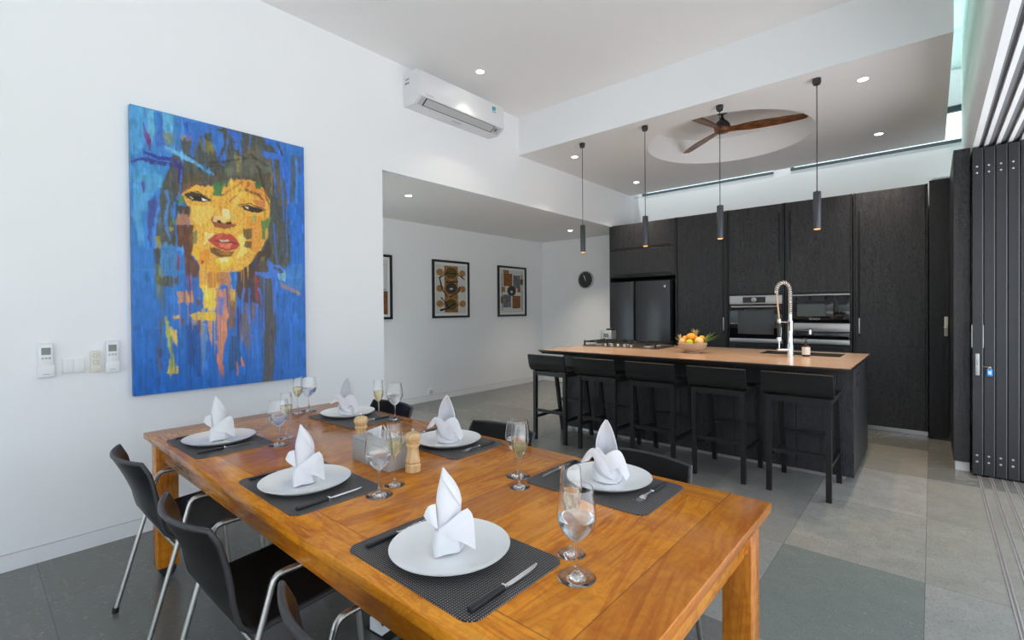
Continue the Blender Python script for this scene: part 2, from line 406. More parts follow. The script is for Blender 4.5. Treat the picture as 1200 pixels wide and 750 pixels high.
    def build(s, name, mat, parent=None, smooth=35, subsurf=0):
        me = bpy.data.meshes.new(name); me.from_pydata(s.v, [], s.f); me.update()
        mats = mat if isinstance(mat, (list, tuple)) else [mat]
        for m in mats: me.materials.append(m)
        if len(mats) > 1: me.polygons.foreach_set('material_index', s.mi)
        bm = bmesh.new(); bm.from_mesh(me); bmesh.ops.recalc_face_normals(bm, faces=bm.faces[:]); bm.to_mesh(me); bm.free()
        if smooth:
            me.polygons.foreach_set('use_smooth', [True]*len(me.polygons)); me.set_sharp_from_angle(angle=math.radians(smooth))
        o = bpy.data.objects.new(name, me); COL.objects.link(o)
        if parent: o.parent = parent
        if subsurf:
            md = o.modifiers.new('smooth', 'SUBSURF'); md.levels = subsurf; md.render_levels = subsurf
        return o

def cat(pts, n=6):
    """Catmull-Rom through points"""
    P = [np.array(p, float) for p in pts]; out = []
    P = [2*P[0]-P[1]]+P+[2*P[-1]-P[-2]]
    for i in range(1, len(P)-2):
        for k in range(n):
            t = k/n
            out.append(.5*((2*P[i])+(-P[i-1]+P[i+1])*t+(2*P[i-1]-5*P[i]+4*P[i+1]-P[i+2])*t*t+(-P[i-1]+3*P[i]-3*P[i+1]+P[i+2])*t**3))
    out.append(P[-2]); return out

def tag(o, label, category, group=None):
    o['label'] = label; o['category'] = category
    if group: o['group'] = group
    return o
def thing(name, label, category, loc=(0, 0, 0), rz=0.0, group=None):
    o = bpy.data.objects.new(name, None); COL.objects.link(o); o.empty_display_size = .05
    o.location = loc; o.rotation_euler = (0, 0, rz)
    return tag(o, label, category, group)
def struct(o):
    o['kind'] = 'structure'; return o
def copy_tree(o, parent=None):
    kids = [c for c in bpy.data.objects if c.parent == o]
    c = o.copy(); COL.objects.link(c)
    if parent is not None: c.parent = parent
    for k in kids: copy_tree(k, c)
    return c
def place(o, loc, rz, label, group=None):
    o.location = loc; o.rotation_euler = (0, 0, rz); o['label'] = label
    if group: o['group'] = group
    return o
def lab(o, text): o['label'] = text; return o
def text_mesh(name, body, size, mat, parent, matrix):
    cu = bpy.data.curves.new(name, 'FONT'); cu.body = body; cu.size = size; cu.align_x = 'CENTER'; cu.align_y = 'CENTER'; cu.extrude = .0004
    tmp = bpy.data.objects.new(name+'_tmp', cu); COL.objects.link(tmp)
    dg = bpy.context.evaluated_depsgraph_get(); me = bpy.data.meshes.new_from_object(tmp.evaluated_get(dg))
    bpy.data.objects.remove(tmp)
    me.transform(matrix); me.materials.clear(); me.materials.append(mat)
    o = bpy.data.objects.new(name, me); COL.objects.link(o)
    if parent: o.parent = parent
    return o

# ------------------------------------------------------------------ the room
XW = -3.645; XB = .245; XG = .11; ZC = 3.592; ZK = 3.155; YB = 7.2; YBEAM = 4.31; YS = 7.06
struct(MB().box(-5.8, .78, -3.3, 7.5, -.12, 0).build('floor', M['floor'], smooth=0))
m = MB().box(-3.80, XW, -3.3, 2.446, 0, ZC+.3).box(-3.765, XW, 2.446, 6.49, 2.59, ZC+.3).box(-3.765, XW, 6.49, YB+.2, 2.612, ZC+.3)
struct(m.build('wall_left', M['wall'], smooth=0))
struct(MB().box(-5.76, -5.61, 1.9, 7.45, 0, 2.8).build('wall_alcove_back', M['wall'], smooth=0))
struct(MB().box(-5.61, -3.70, 7.3, 7.45, 0, 2.8).build('wall_alcove_far', M['wall'], smooth=0))
struct(MB().box(-5.61, -5.50, 1.9, 2.05, 0, 2.615).box(-3.92, -3.80, 1.9, 2.05, 0, 2.615).box(-5.50, -3.92, 1.9, 2.05, 2.50, 2.615).build('wall_alcove_near', M['wall'], smooth=0))
w5 = struct(MB().box(-5.50, -3.92, 1.96, 1.968, .0, 2.50).build('window_5', M['pane'], smooth=0))  # hidden glazing added so that daylight reaches the alcove
MB().box(-5.50, -5.46, 1.94, 1.99, 0, 2.50).box(-3.96, -3.92, 1.94, 1.99, 0, 2.50).box(-5.46, -3.96, 1.94, 1.99, 2.46, 2.50).build('frame', M['aluminium'], w5, smooth=0)
struct(MB().box(-5.61, -3.765, 1.9, 7.3, 2.615, 2.8).build('ceiling_alcove', M['ceiling'], smooth=0))
struct(MB().box(-3.70, 1.0, YB, YB+.2, 0, 3.145).box(-1.60, -1.40, YB, YB+.2, 3.145, 3.9).box(-3.70, -3.50, YB, YB+.2, 3.135, 3.9)
       .box(-3.70, 1.0, YB, YB+.2, 3.56, 4.3).box(.26, 1.0, YB, YB+.2, 3.135, 3.56).build('wall_back', M['wall'], smooth=0))
struct(MB().box(-3.8, -3.2, -3.45, -3.3, 0, 4.2).box(-3.2, .9, -3.45, -3.3, 2.61, 4.2).build('wall_rear', M['wall'], smooth=0))
w6 = struct(MB().box(-3.2, .30, -3.40, -3.392, .05, 2.56).build('window_6', M['pane'], smooth=0))  # unseen glazing behind the camera, added for fill daylight
m = MB().box(-3.2, .35, -3.42, -3.37, 0, .05).box(-3.2, .35, -3.42, -3.37, 2.56, 2.61)
for x in (-3.2, -2.04, -.88, .28): m.box(x, x+.06, -3.42, -3.37, .05, 2.56)
m.build('frame', M['aluminium'], w6, smooth=0)
# main ceiling and the deep downstand over the kitchen
struct(MB().box(XW, XG, -3.3, YBEAM, ZC, ZC+.2).build('ceiling', M['ceiling'], smooth=0))
struct(MB().box(XW, XG, YBEAM, YBEAM+.12, ZK+.001, ZC+.6).build('beam', M['wall'], smooth=0))
def kitchen_ceiling():
    m = MB(); cx, cy, R = -1.67, 5.44, .815; x0, x1, y0, y1 = XW, XG, YBEAM+.0008, YS
    ang = sorted(set([2*PI*k/96 for k in range(96)]+[math.atan2(y-cy, x-cx) % (2*PI) for x in (x0, x1) for y in (y0, y1)]))
    inner = [(cx+R*math.cos(a), cy+R*math.sin(a)) for a in ang]; outer = []
    for a in ang:
        dx, dy = math.cos(a), math.sin(a)
        t = min(((x1-cx)/dx if dx > 1e-9 else (x0-cx)/dx if dx < -1e-9 else 9e9), ((y1-cy)/dy if dy > 1e-9 else (y0-cy)/dy if dy < -1e-9 else 9e9))
        outer.append((cx+dx*t, cy+dy*t))
    n = len(ang); zt = ZK+.29
    vs = [(x, y, ZK) for x, y in inner]+[(x, y, ZK) for x, y in outer]+[(x, y, zt) for x, y in inner]+[(cx, cy, zt)]
    fs = []
    for k in range(n):
        j = (k+1) % n
        fs += [(k, j, n+j, n+k), (k, 2*n+k, 2*n+j, j), (2*n+k, 3*n, 2*n+j)]
    m.add(vs, fs)
    m.box(x0, x1, y0+.125, y1, zt+.02, zt+.12)
    # the two slab edges
    m.add([(x1, y0, ZK), (x1, y1, ZK), (x1, y1, 4.3), (x1, y0, 4.3)], [(0, 1, 2, 3)])
    m.add([(x1, y1, ZK), (x0, y1, ZK), (x0, y1, 3.9), (x1, y1, 3.9)], [(0, 1, 2, 3)])
    return struct(m.build('ceiling_kitchen', M['ceiling'], smooth=40))
kitchen_ceiling()
# upper light well: inner face over the living ceiling, bulkhead over the doors, roof pieces
struct(MB().box(XG-.05, XG, -3.3, YBEAM+.12, ZC, 4.3).build('wall_lightwell', M['wall'], smooth=0))
m = MB().box(XB, .92, -3.3, YB, 2.66, 4.3)
for i in range(7):
    x = XB+i*.0662
    m.box(x, x+(.036 if i == 0 else .024) if i < 6 else .92, -3.3, YB, 2.61, 2.66)
struct(m.build('wall_right_bulkhead', M['wall'], smooth=0))
m = MB()
for i in range(6):
    x = XB+i*.0662
    m.box(x+(.039 if i == 0 else .027), x+.049, -3.2, YB-.05, 2.622, 2.645).box(x+.053, x+.0632, -3.2, YB-.05, 2.630, 2.645)
struct(m.build('trim_1', M['rail_grey'], smooth=0))
# roof glazing over the light well and over the slot at the back wall
struct(MB().box(XG-.05, XB+.05, -3.3, YB, 3.95, 3.962).build('window_1', M['pane_green'], smooth=0))
struct(MB().box(XW, XG, YS, YB, 3.58, 3.592).build('window_2', M['pane'], smooth=0))
def clerestory(n, x0, x1):
    w = struct(MB().box(x0, x1, YB+.05, YB+.058, 3.180, 3.56).build('window_%d' % n, M['pane'], smooth=0))
    f = MB().box(x0, x1, YB-.004, YB+.06, 3.150, 3.182).box(x0, x1, YB+.03, YB+.07, 3.50, 3.56).box(x0, x0+.03, YB+.03, YB+.07, 3.18, 3.5)
    f.build('frame', M['slate_frame'], w, smooth=0)
clerestory(3, -3.50, -1.60); clerestory(4, -1.40, .26)
# skirting: a flush white board with a thin shadow line above it
struct(MB().box(XW, XW+.006, -3.3, 2.446, 0, .085).build('baseboard_left', M['trim'], smooth=0))
struct(MB().box(XW, XW+.003, -3.3, 2.446, .0855, .0895).build('trim_2', M['gap'], smooth=0))
struct(MB().box(-5.61, -5.603, 2.06, 7.3, 0, .085).build('baseboard_alcove', M['trim'], smooth=0))
struct(MB().box(-5.61, -5.606, 2.06, 7.3, .0855, .0895).build('trim_3', M['gap'], smooth=0))
struct(MB().box(-5.60, -3.70, 7.293, 7.3, 0, .085).build('baseboard_far', M['trim'], smooth=0))
# unseen terrace added to bounce daylight indoors, outside the open sliding doors
struct(MB().box(.78, 14, -14, 7.5, -.14, -.02).box(-12, -3.8, -14, .9, -.14, -.02).box(-3.8, .78, -14, -3.3, -.14, -.02).build('ground', M['terrace'], smooth=0))
struct(MB().box(.0, 1.0, 6.56, 7.2, 0, 2.66).build('wall_corner', M['wall'], smooth=0))

# sliding door stack
for i in range(6):
    x0 = .2435+i*.0662; x1 = x0+.059; y0, y1 = 5.285, 6.5
    m = MB().box(x0, x1, y0, y0+.09, .012, 2.595, .002, 1).box(x0, x1, y1-.09, y1, .012, 2.595).box(x0, x1, y0+.09, y1-.09, .012, .15).box(x0, x1, y0+.09, y1-.09, 2.46, 2.595)
    d = struct(m.build('door_%d' % (i+1), M['aluminium']))
    MB().box(x0+.022, x0+.032, y0+.09, y1-.09, .15, 2.46).build('pane', M['pane'], d, smooth=0)
    lab(MB().box(x1-.004, x1+.0015, y0-.003, y0+.01, .012, 2.595).build('edge_strip', M['alu_edge'], d, smooth=0), 'pale aluminium strip')
    for z in (.115, .165, 2.40, 2.45):
        MB().lathe([(0, .004), (.006, .003), (.0085, 0)], 14).xform(Matrix.Translation((x0+.026, y0, z)) @ Matrix.Rotation(PI/2, 4, 'X')).build('screw', M['chrome'] if z > 1 else M['inox'], d)
    if i == 0:
        lp = lab(MB().box(x0+.016, x0+.040, y0-.004, y0+.001, .80, .972, .002).build('lock_plate', M['inox'], d), 'brushed steel lock plate')
        m = MB()
        for z in (.885, .9, .915): m.box(x0+.024, x0+.032, y0-.0055, y0-.003, z, z+.008)
        m.build('keyhole', M['track_dark'], lp, smooth=0)
        lab(MB().box(x0-.005, x0, y0+.004, y0+.03, 1.02, 1.20).box(x1+.001, x1+.005, y0-.004, y0+.03, 1.02, 1.20).build('pull_edge', M['inox'], d, smooth=0), 'pale steel finger pull')
# floor tracks
m = MB(); g = MB()
for i in range(7):
    x = .271+i*.0662
    m.box(x, x+.006, -3.3, 5.6, -.002, .003).box(x+.014, x+.020, -3.3, 5.6, -.002, .003); g.box(x+.006, x+.014, -3.3, 5.6, -.002, .0012)
struct(m.build('trim_4', M['track_metal'], smooth=0)); struct(g.build('trim_5', M['track_dark'], smooth=0))
# dark oak end panel beside the stack and the narrow door behind it
pw = struct(MB().box(.134, .234, 5.375, 6.56, .075, 2.63, .002, 1).build('wall_partition', M['oak_black_face']))
lab(MB().box(.146, .232, 5.39, 6.5, 0, .075).build('plinth', M['trim'], pw, smooth=0), 'pale metal plinth')
d = struct(MB().box(-.02, .132, 6.47, 6.51, .02, 2.625, .002, 1).build('door_7', M['oak_black']))
MB().box(.085, .088, 6.466, 6.47, .02, .97).box(.085, .13, 6.466, 6.47, .967, .97).build('seam', M['black_void'], d, smooth=0)
lp = lab(MB().box(.094, .122, 6.455, 6.47, 1.05, 1.245, .003).build('lock_case', M['plastic_cream'], d), 'pale lock case')
MB().tube([(.108, 6.455, 1.14), (.108, 6.44, 1.14), (.09, 6.438, 1.14)], .006, 8).build('latch', M['plastic_cream'], lp)

# key with blue tag
k = thing('key', 'small key with blue plastic tag hanging from the sliding door lock', 'key', (.318, 5.272, .872))
MB().tube([(-.018, .004, 0), (.012, 0, 0)], .003, 8).lathe([(0, -.002), (.011, -.002), (.011, .002), (0, .002)], 14, (.02, 0, 0)).build('key_blade', M['brass'], k)
MB().tube([(.022+.008*math.cos(a), -.003, -.012+.008*math.sin(a)) for a in [2*PI*i/14 for i in range(14)]], .0012, 6, closed=True).build('ring', M['chrome'], k)
tg = lab(MB().box(.006, .038, -.007, -.001, -.072, -.018, .003).build('tag', M['blue_tag'], k), 'bright blue tag')
MB().box(.013, .031, -.0085, -.007, -.058, -.032).build('paper_insert', M['label_white'], tg, smooth=0)

# ------------------------------------------------------------------ dining table
TX0, TX1, TY0, TY1, TZ = -3.035, -.381, .600, 1.672, .735
tcx, tcy = (TX0+TX1)/2, (TY0+TY1)/2
tb = thing('dining_table', 'long orange-brown teak dining table set for six with white plates', 'table', (tcx, tcy, 0))
hx, hy = (TX1-TX0)/2, (TY1-TY0)/2
MB().box(-hx, hx, -hy, hy, TZ-.030, TZ, .003).build('tabletop', M['teak_top'], tb)
for sx in (-1, 1):
    for sy in (-1, 1):
        x0 = sx*(hx-.028); y0 = sy*(hy-.028)
        l = MB().box(x0, x0-sx*.085, y0, y0-sy*.095, .055, TZ-.03, .004).build('leg', M['teak_leg'], tb)
        gm = MB().cyl((x0-sx*.042-.032, y0-sy*.047, .03), (x0-sx*.042+.032, y0-sy*.047, .03), .03, 20).box(x0-sx*.01, x0-sx*.075, y0-sy*.012, y0-sy*.083, .028, .056, .004)
        lab(gm.build('caster', M['rubber'], l), 'black rubber caster')
for sy in (-1, 1): MB().box(-hx+.113, hx-.113, sy*(hy-.04), sy*(hy-.062), .612, TZ-.03, .002).build('apron', M['teak_rail'], tb)
for sx in (-1, 1): MB().box(sx*(hx-.035), sx*(hx-.057), -hy+.123, hy-.123, .612, TZ-.03, .002).build('apron', M['teak_end'], tb)

# ------------------------------------------------------------------ dining chairs
def make_chair():
    c = thing('dining_chair', '', 'chair', group='black leather armchairs around the dining table')
    prof = cat([(.255, .432), (.235, .448), (.12, .444), (0, .436), (-.105, .430), (-.160, .455), (-.197, .525), (-.222, .60), (-.254, .68), (-.291, .757)], 5)
    W = 17; P = []
    for i, (y, z) in enumerate(prof):
        t = i/(len(prof)-1); row = []
        back = max(0, min(1, (z-.46)/.25)) if y < -.1 else 0
        hw = .222-.012*back
        if t > .97: hw -= .004
        for k in range(W):
            u = -1+2*k/(W-1)
            row.append((u*hw, y+back*.052*u*u+(.01*(1-u*u) if False else 0), z-(0 if back else -.010*u*u*(1 if -.1 < y < .2 else .4))))
        P.append(row)
    MB().sheet(P, .014).build('seat_shell', M['leather'], c, 50)
    n = len(P); edge = [P[i][0] for i in range(n)]+[P[n-1][k] for k in range(1, W)]+[P[i][W-1] for i in range(n-2, -1, -1)]+[P[0][k] for k in range(W-2, 0, -1)]
    lab(MB().tube(edge, .0085, 8, closed=True).build('piping', M['leather_edge'], c, 60), 'dark grey stitched edge')
    for sx in (-1, 1):
        x = sx*.2475; r = .0095
        b0 = Vector((x, -.085, .588)); b1 = Vector((x, .150, .588))
        rl = MB().tube([(x, -.252, .012), (x, -.098, .552), (x, -.094, .566)], r, 12).build('rear_leg', M['steel'], c)
        fl = MB().tube([(x, .212, .012), (x, .162, .552), (x, .158, .566)], r, 12).build('front_leg', M['steel'], c)
        MB().tube([(x, -.0945, .562), (x, -.090, .576), (x, -.078, .587), (x, -.06, .590), (x, .125, .590), (x, .144, .587), (x, .154, .576), (x, .1585, .562)], r, 12).build('armrest', M['steel'], c)
        for (l, y0) in ((rl, -.252), (fl, .212)):
            MB().cyl((x, y0-.002, 0), (x, y0, .022), .0125, 14).build('glide', M['rubber'], l)
    for y, z in ((-.128, .415), (.172, .420)):
        yy = -.137 if y < 0 else .1735
        MB().tube([(-.2475, yy, z), (-.215, yy, z-.004), (.215, yy, z-.004), (.2475, yy, z)], .0085, 10).build('crossbar', M['steel'], c)
    return c
ch = make_chair()
CG = 'black leather armchairs around the dining table'
near = [(-2.52, 'black leather armchair at table end nearest the blue painting'), (-1.675, 'black leather armchair in the middle of the near side, seat fully showing'), (-.86, 'black leather armchair cut off by the bottom edge, only back and leg showing')]
far = [(-2.575, 'black leather chair behind table, back barely showing beside the far goblet'), (-1.635, 'black leather chair behind table, second back, between napkin and goblet'), (-.885, 'black leather chair behind table, widest back, beside the corner near the stools')]
for i, (x, l) in enumerate(near):
    o = ch if i == 0 else copy_tree(ch)
    place(o, (x, .69+(.0, -.02, 0)[i], 0), (0, 0, .01)[i], l, CG)
for x, l in far: place(copy_tree(ch), (x, 1.545, 0), PI, l, CG)

# ------------------------------------------------------------------ place settings
def make_placemat():
    m = MB(); w, h, r = .233, .160, .035; pts = []
    for cx, cy, a0 in ((w-r, h-r, 0), (-w+r, h-r, 90), (-w+r, -h+r, 180), (w-r, -h+r, 270)):
        for k in range(7):
            a = math.radians(a0+90*k/6); pts.append((cx+r*math.cos(a), cy+r*math.sin(a)))
    return m.prism(pts, 'z', 0, .003).build('placemat', M['placemat'], smooth=30)
def make_plate():
    prof = [(0, .004), (.06, .004), (.085, .005), (.125, .012), (.148, .0205), (.152, .0225), (.1505, .0205), (.128, .0075), (.095, .0008), (.09, 0), (0, 0)]
    return MB().lathe(prof, 64).build('plate', M['ceramic'], smooth=50)
def make_fork():
    f = thing('fork', '', 'fork')
    m = MB()
    def strip(pts, t=.0022):
        P = [[(-w, y, z), (0, y, z-.0012*(w > .006)), (w, y, z)] for (y, w, z) in pts]; m.sheet(P, t)
    strip([(.0, .0035, .006), (.03, .0032, .007), (.05, .0045, .008), (.062, .0095, .007), (.078, .0115, .0045)])
    for k in range(4):
        x = -.0098+k*.00653
        m.sheet([[(x-.0017, .076, .0047), (x+.0017, .076, .0047)], [(x-.0016, .095, .004), (x+.0016, .095, .004)], [(x-.0009, .118, .009), (x+.0009, .118, .009)]], .0018)
    m.build('fork_head', M['chrome'], f)
    MB().box(-.0065, .0065, -.095, .002, .0, .010, .003).build('handle', M['black_metal'], f)
    MB().box(-.0068, .0068, .0, .006, -.0003, .0103, .002).build('collar', M['chrome'], f)
    return f
def make_knife():
    f = thing('knife', '', 'knife')
    pts = [(-.0045, 0), (.004, 0), (.0085, .02), (.0090, .07), (.0075, .105), (.001, .125), (-.0045, .127)]
    MB().prism([(x, y) for x, y in pts], 'z', .0035, .0055).build('blade', M['chrome'], f)
    MB().box(-.0068, .0068, -.105, .001, .0, .011, .003).build('handle', M['black_metal'], f)
    MB().box(-.0071, .0071, -.001, .006, -.0003, .0113, .002).build('collar', M['chrome'], f)
    return f
def bowl_inner(outer, lev, t=.0011):
    """liquid: inside of the bowl up to the level"""
    ins = [(max(r-t-.0006, 0), z) for r, z in outer]; out = []
    for (r0, z0), (r1, z1) in zip(ins[:-1], ins[1:]):
        if z0 >= lev: break
        out.append((r0, z0))
        if z1 >= lev:
            k = (lev-z0)/(z1-z0); out.append((r0+(r1-r0)*k, lev)); break
    out[0] = (0, out[0][1]+.002)
    return out+[(0, lev)]
def make_goblet():
    g = thing('water_goblet', '', 'glass', group='water goblets on the dining table')
    bowl = [tuple(p) for p in cat([(.004, .078), (.012, .083), (.026, .096), (.0385, .117), (.0425, .135), (.0415, .155), (.0385, .178), (.0355, .198)], 5)]
    MB().lathe(bowl+[(r-.0011, z) for r, z in bowl[::-1]]+[(0, .081)], 40).build('bowl', M['glass'], g, 60)
    MB().lathe([(0, .078), (.004, .078), (.0034, .06), (.0036, .03), (.006, .014), (.013, .007), (.03, .0035), (.040, .0025), (.041, .001), (.0405, 0), (0, 0)], 40).build('stem', M['glass'], g, 60)
    lab(MB().lathe(bowl_inner(bowl, .132), 40).build('water', M['water'], g, 60), 'clear chilled water')
    return g
def make_flute():
    g = thing('wine_flute', '', 'glass', group='wine flutes on the dining table')
    bowl = [tuple(p) for p in cat([(.0035, .098), (.010, .103), (.021, .120), (.0272, .145), (.0280, .165), (.0270, .19), (.0245, .220)], 5)]
    MB().lathe(bowl+[(r-.001, z) for r, z in bowl[::-1]]+[(0, .101)], 36).build('bowl', M['glass'], g, 60)
    MB().lathe([(0, .098), (.0035, .098), (.003, .07), (.0032, .03), (.005, .013), (.011, .0065), (.027, .0035), (.0345, .0025), (.0355, .001), (.035, 0), (0, 0)], 36).build('stem', M['glass'], g, 60)
    lab(MB().lathe(bowl_inner(bowl, .160), 36).build('wine', M['wine'], g, 60), 'pale yellow wine')
    return g
def loft(m, polys, t=.0022, n=6):
    L = [cat(p, n) for p in polys]
    A = np.array(L); mid = [cat([A[i][j] for i in range(len(L))], 4 if len(L) > 2 else 6) for j in range(A.shape[1])]
    m.sheet(mid, t)
def mm(*pts): return [(x/1000, y/1000, z/1000) for x, y, z in pts]
def napkin_open():
    """folded linen hood, hollow side towards -y, two turned-down lapels"""
    m = MB()
    loft(m, [mm((-34, -14, 45), (-36, -18, 100), (-35, -14, 140), (-22, -4, 182), (-6, 6, 206)),
             mm((-36, 16, 30), (-32, 16, 95), (-28, 18, 140), (-16, 14, 182), (-4, 8, 208)),
             mm((0, 34, 25), (0, 33, 95), (0, 31, 140), (-2, 24, 180), (0, 10, 208)),
             mm((36, 16, 30), (34, 17, 95), (27, 18, 140), (14, 14, 182), (3, 8, 207)),
             mm((36, -14, 45), (38, -18, 95), (32, -14, 135), (18, -4, 180), (5, 6, 204))])
    base = []
    for z, r in ((0, 45), (18, 47), (40, 44), (62, 40)):
        base.append([(r*math.cos(a)/1000*(1.08), r*math.sin(a)*.92/1000, (z+4*math.sin(2*a+.5)*(z > 30))/1000) for a in [2*PI*k/30 for k in range(31)]])
    m.sheet(base, .003)
    # left lapel: a band rising from the lower right and turning over on the left
    loft(m, [mm((42, -34, 30), (10, -50, 66), (-20, -46, 102), (-42, -38, 118), (-64, -30, 104), (-90, -26, 62)),
             mm((32, -42, 20), (-2, -53, 54), (-30, -48, 90), (-48, -40, 104), (-62, -36, 92), (-80, -36, 66)),
             mm((20, -46, 12), (-14, -52, 42), (-38, -44, 76), (-47, -36, 88), (-54, -34, 82), (-60, -36, 74))], .0026)
    loft(m, [mm((30, -42, 40), (0, -54, 74), (-22, -48, 106), (-38, -42, 121)), mm((38, -40, 46), (10, -53, 80), (-14, -50, 111), (-30, -44, 125))], .0024)
    # right lapel
    loft(m, [mm((-16, -48, 88), (14, -50, 112), (40, -40, 116), (58, -34, 92), (78, -34, 30)),
             mm((-8, -50, 58), (22, -54, 84), (42, -48, 78), (56, -46, 52), (70, -44, 18)),
             mm((16, -50, 34), (30, -52, 56), (42, -50, 54), (50, -50, 40), (66, -48, 14))], .0026)
    loft(m, [mm((-48, -22, 58), (-30, -46, 34), (0, -52, 18), (36, -42, 10)), mm((-46, -24, 20), (-30, -44, 8), (0, -51, 2), (36, -42, 0))], .0026)
    return m.build('linen_napkin', M['linen'], smooth=60)
def napkin_closed():
    """folded linen, closed side towards -y, tall leaf with a large lapel on the right"""
    m = MB(); rows = []
    prof = [(0, 36, 0, 0), (20, 38, 0, 0), (45, 35, -1, 0), (70, 30, -2, 0), (100, 30, -1, 0), (130, 30, 0, 0), (152, 25, -1, 2), (172, 17, -4, 3), (190, 8, -9, 4), (204, 1, -13, 5)]
    L = cat(prof, 4)
    for z, r, x, y in L:
        rows.append([((x+r*math.cos(a)*(1+.06*math.sin(3*a+z*.02)))/1000, (y+r*.8*math.sin(a))/1000, z/1000) for a in [2*PI*k/28 for k in range(29)]])
    m.sheet(rows, .002)
    # hem edge wrapping diagonally over the leaf
    loft(m, [mm((-12, -12, 204), (6, -19, 176), (22, -22, 150), (32, -10, 128)), mm((-16, -14, 190), (0, -24, 164), (16, -26, 138), (30, -14, 112))], .0022)
    # right lapel
    loft(m, [mm((-26, -30, 62), (2, -36, 84), (28, -32, 103), (47, -24, 109)),
             mm((-22, -33, 56), (8, -44, 66), (38, -44, 80), (60, -34, 88)),
             mm((-18, -34, 50), (8, -42, 42), (34, -46, 34), (65, -42, 12))], .0028)
    # left lapel
    loft(m, [mm((-27, -26, 64), (-30, -22, 92), (-32, -14, 121)), mm((-30, -27, 66), (-44, -26, 92), (-50, -16, 116)), mm((-31, -26, 66), (-50, -20, 80), (-61, -12, 92))], .0028)
    # lower folds
    loft(m, [mm((-36, -14, 52), (-38, -18, 24), (-36, -26, 0)), mm((-28, -32, 60), (-30, -38, 30), (-33, -42, 0)), mm((-6, -38, 50), (-4, -42, 34), (-8, -42, 6)), mm((20, -34, 38), (24, -36, 30), (26, -34, 6))], .0026)
    return m.build('linen_napkin', M['linen'], smooth=60)

Z0 = TZ+.0005; ZM = TZ+.0035
# (mat, plate, napkin rot, near side?, words)
SETS = [
 ((-2.53, .79), (-2.545, .795), 1.22, 'near', 'at the table end under the blue painting', 'at the near left corner below the blue painting'),
 ((-1.66, .80), (-1.665, .79), 1.10, 'near', 'in front of the stone napkin box', 'in the middle of the near table side'),
 ((-.905, .80), (-.918, .805), .86, 'near', 'at the front, beside the largest goblet', 'largest, at the front edge of the table'),
 ((-2.51, 1.475), (-2.59, 1.487), .75, 'far', 'at the far corner nearest the wall opening', 'at the far left corner beside the wall opening'),
 ((-1.70, 1.475), (-1.685, 1.470), .70, 'far', 'behind the pepper mill', 'in the middle of the far table side'),
 ((-.868, 1.47), (-.865, 1.500), .50, 'far', 'nearest the bar stools', 'on the far side nearest the bar stools')]
pm = make_placemat(); pl = make_plate(); fk = make_fork(); kn = make_knife(); nc = napkin_closed(); no = napkin_open()
used = {}
def inst(o, loc, rz, label, group, category):
    c = o if o.name not in used else copy_tree(o)
    used[o.name] = 1
    c['category'] = category
    return place(c, loc, rz, label, group)
for i, ((mx, my), (px, py), nr, side, where, size) in enumerate(SETS):
    nearside = side == 'near'
    inst(pm, (mx, my, Z0), (.01, -.01, .0, .02, 0, .0)[i], 'dark woven placemat '+where, 'woven placemats on the dining table', 'placemat')
    inst(pl, (px, py, ZM), 0, 'round white dinner plate '+size, 'white dinner plates on the dining table', 'plate')
    inst(nc if nearside else no, (px-.005, py, ZM+.0068), nr, 'white folded napkin standing on the plate '+where, 'folded linen napkins on the plates', 'napkin')
    s = 1 if nearside else -1
    fx = mx-s*(.2, .2, .19, .165, .185, .17)[i]; kx = mx+s*(.150, .19, .20, .2, .2, .2)[i]
    fy = my-s*.03; ky = my-s*.03
    inst(fk, (fx, fy, ZM), 0 if nearside else PI, 'black-handled fork beside the plate '+where, 'forks on the placemats', 'fork')
    inst(kn, (kx, ky, ZM), .03 if nearside else PI+.03, 'black-handled steel knife beside the plate '+where, 'table knives on the placemats', 'knife')
GL = [((-2.262, .950), (-2.352, 1.024), 'nearest the table corner with the armchair, below the painting'),
      ((-1.385, .906), (-1.425, .995), 'in front of the stone napkin box'),
      ((-.612, .918), (-.681, .998), 'at the front beside the largest plate'),
      ((-2.903, 1.403), (-2.865, 1.318), 'at the table end against the blue painting'),
      ((-2.270, 1.590), (-2.362, 1.545), 'behind the stone napkin box beside the far chair back'),
      ((-1.150, 1.341), (-1.074, 1.261), 'standing alone between the two far placemats')]
gb = make_goblet(); fl = make_flute(); gb.scale = (1.07, 1.07, 1.05)
for i, (g, f, w) in enumerate(GL):
    place(gb if i == 0 else copy_tree(gb), (*g, Z0), .7*i, 'stemmed goblet of chilled water '+w, 'water goblets on the dining table')
    place(fl if i == 0 else copy_tree(fl), (*f, Z0), .5*i, 'slim flute of pale white wine '+w, 'wine flutes on the dining table')

# mills and stone napkin box
def make_mill():
    g = thing('pepper_mill', '', 'mill', group='beech mills on the dining table')
    pr = cat([(.0285, .001), (.029, .020), (.0285, .028), (.0245, .031), (.0245, .034), (.028, .037), (.0275, .045), (.0235, .065), (.021, .085), (.023, .097)], 4)
    MB().lathe([(0, 0)]+[tuple(p) for p in pr]+[(.0265, .099), (.0265, .105), (.022, .107), (0, .107)], 36).build('body', M['beech'], g, 40)
    h = MB().lathe([(0, .1075), (.021, .1075), (.0215, .111)]+[tuple(p) for p in cat([(.024, .114), (.030, .124), (.0305, .134), (.027, .143), (.018, .148), (.006, .150)], 4)]+[(0, .150)], 36).build('head', M['beech'], g, 40)
    lab(MB().lathe([(0, .150), (.004, .150), (.0065, .155), (.006, .162), (0, .164)], 16).build('knob', M['chrome'], h), 'small steel knob')
    return g
ml = make_mill()
place(ml, (-1.492, 1.125, Z0), 0, 'turned beech pepper mill with steel knob beside the stone napkin box')
place(copy_tree(ml), (-1.895, 1.150, Z0), 1, 'turned beech mill half hidden behind the stone napkin box')
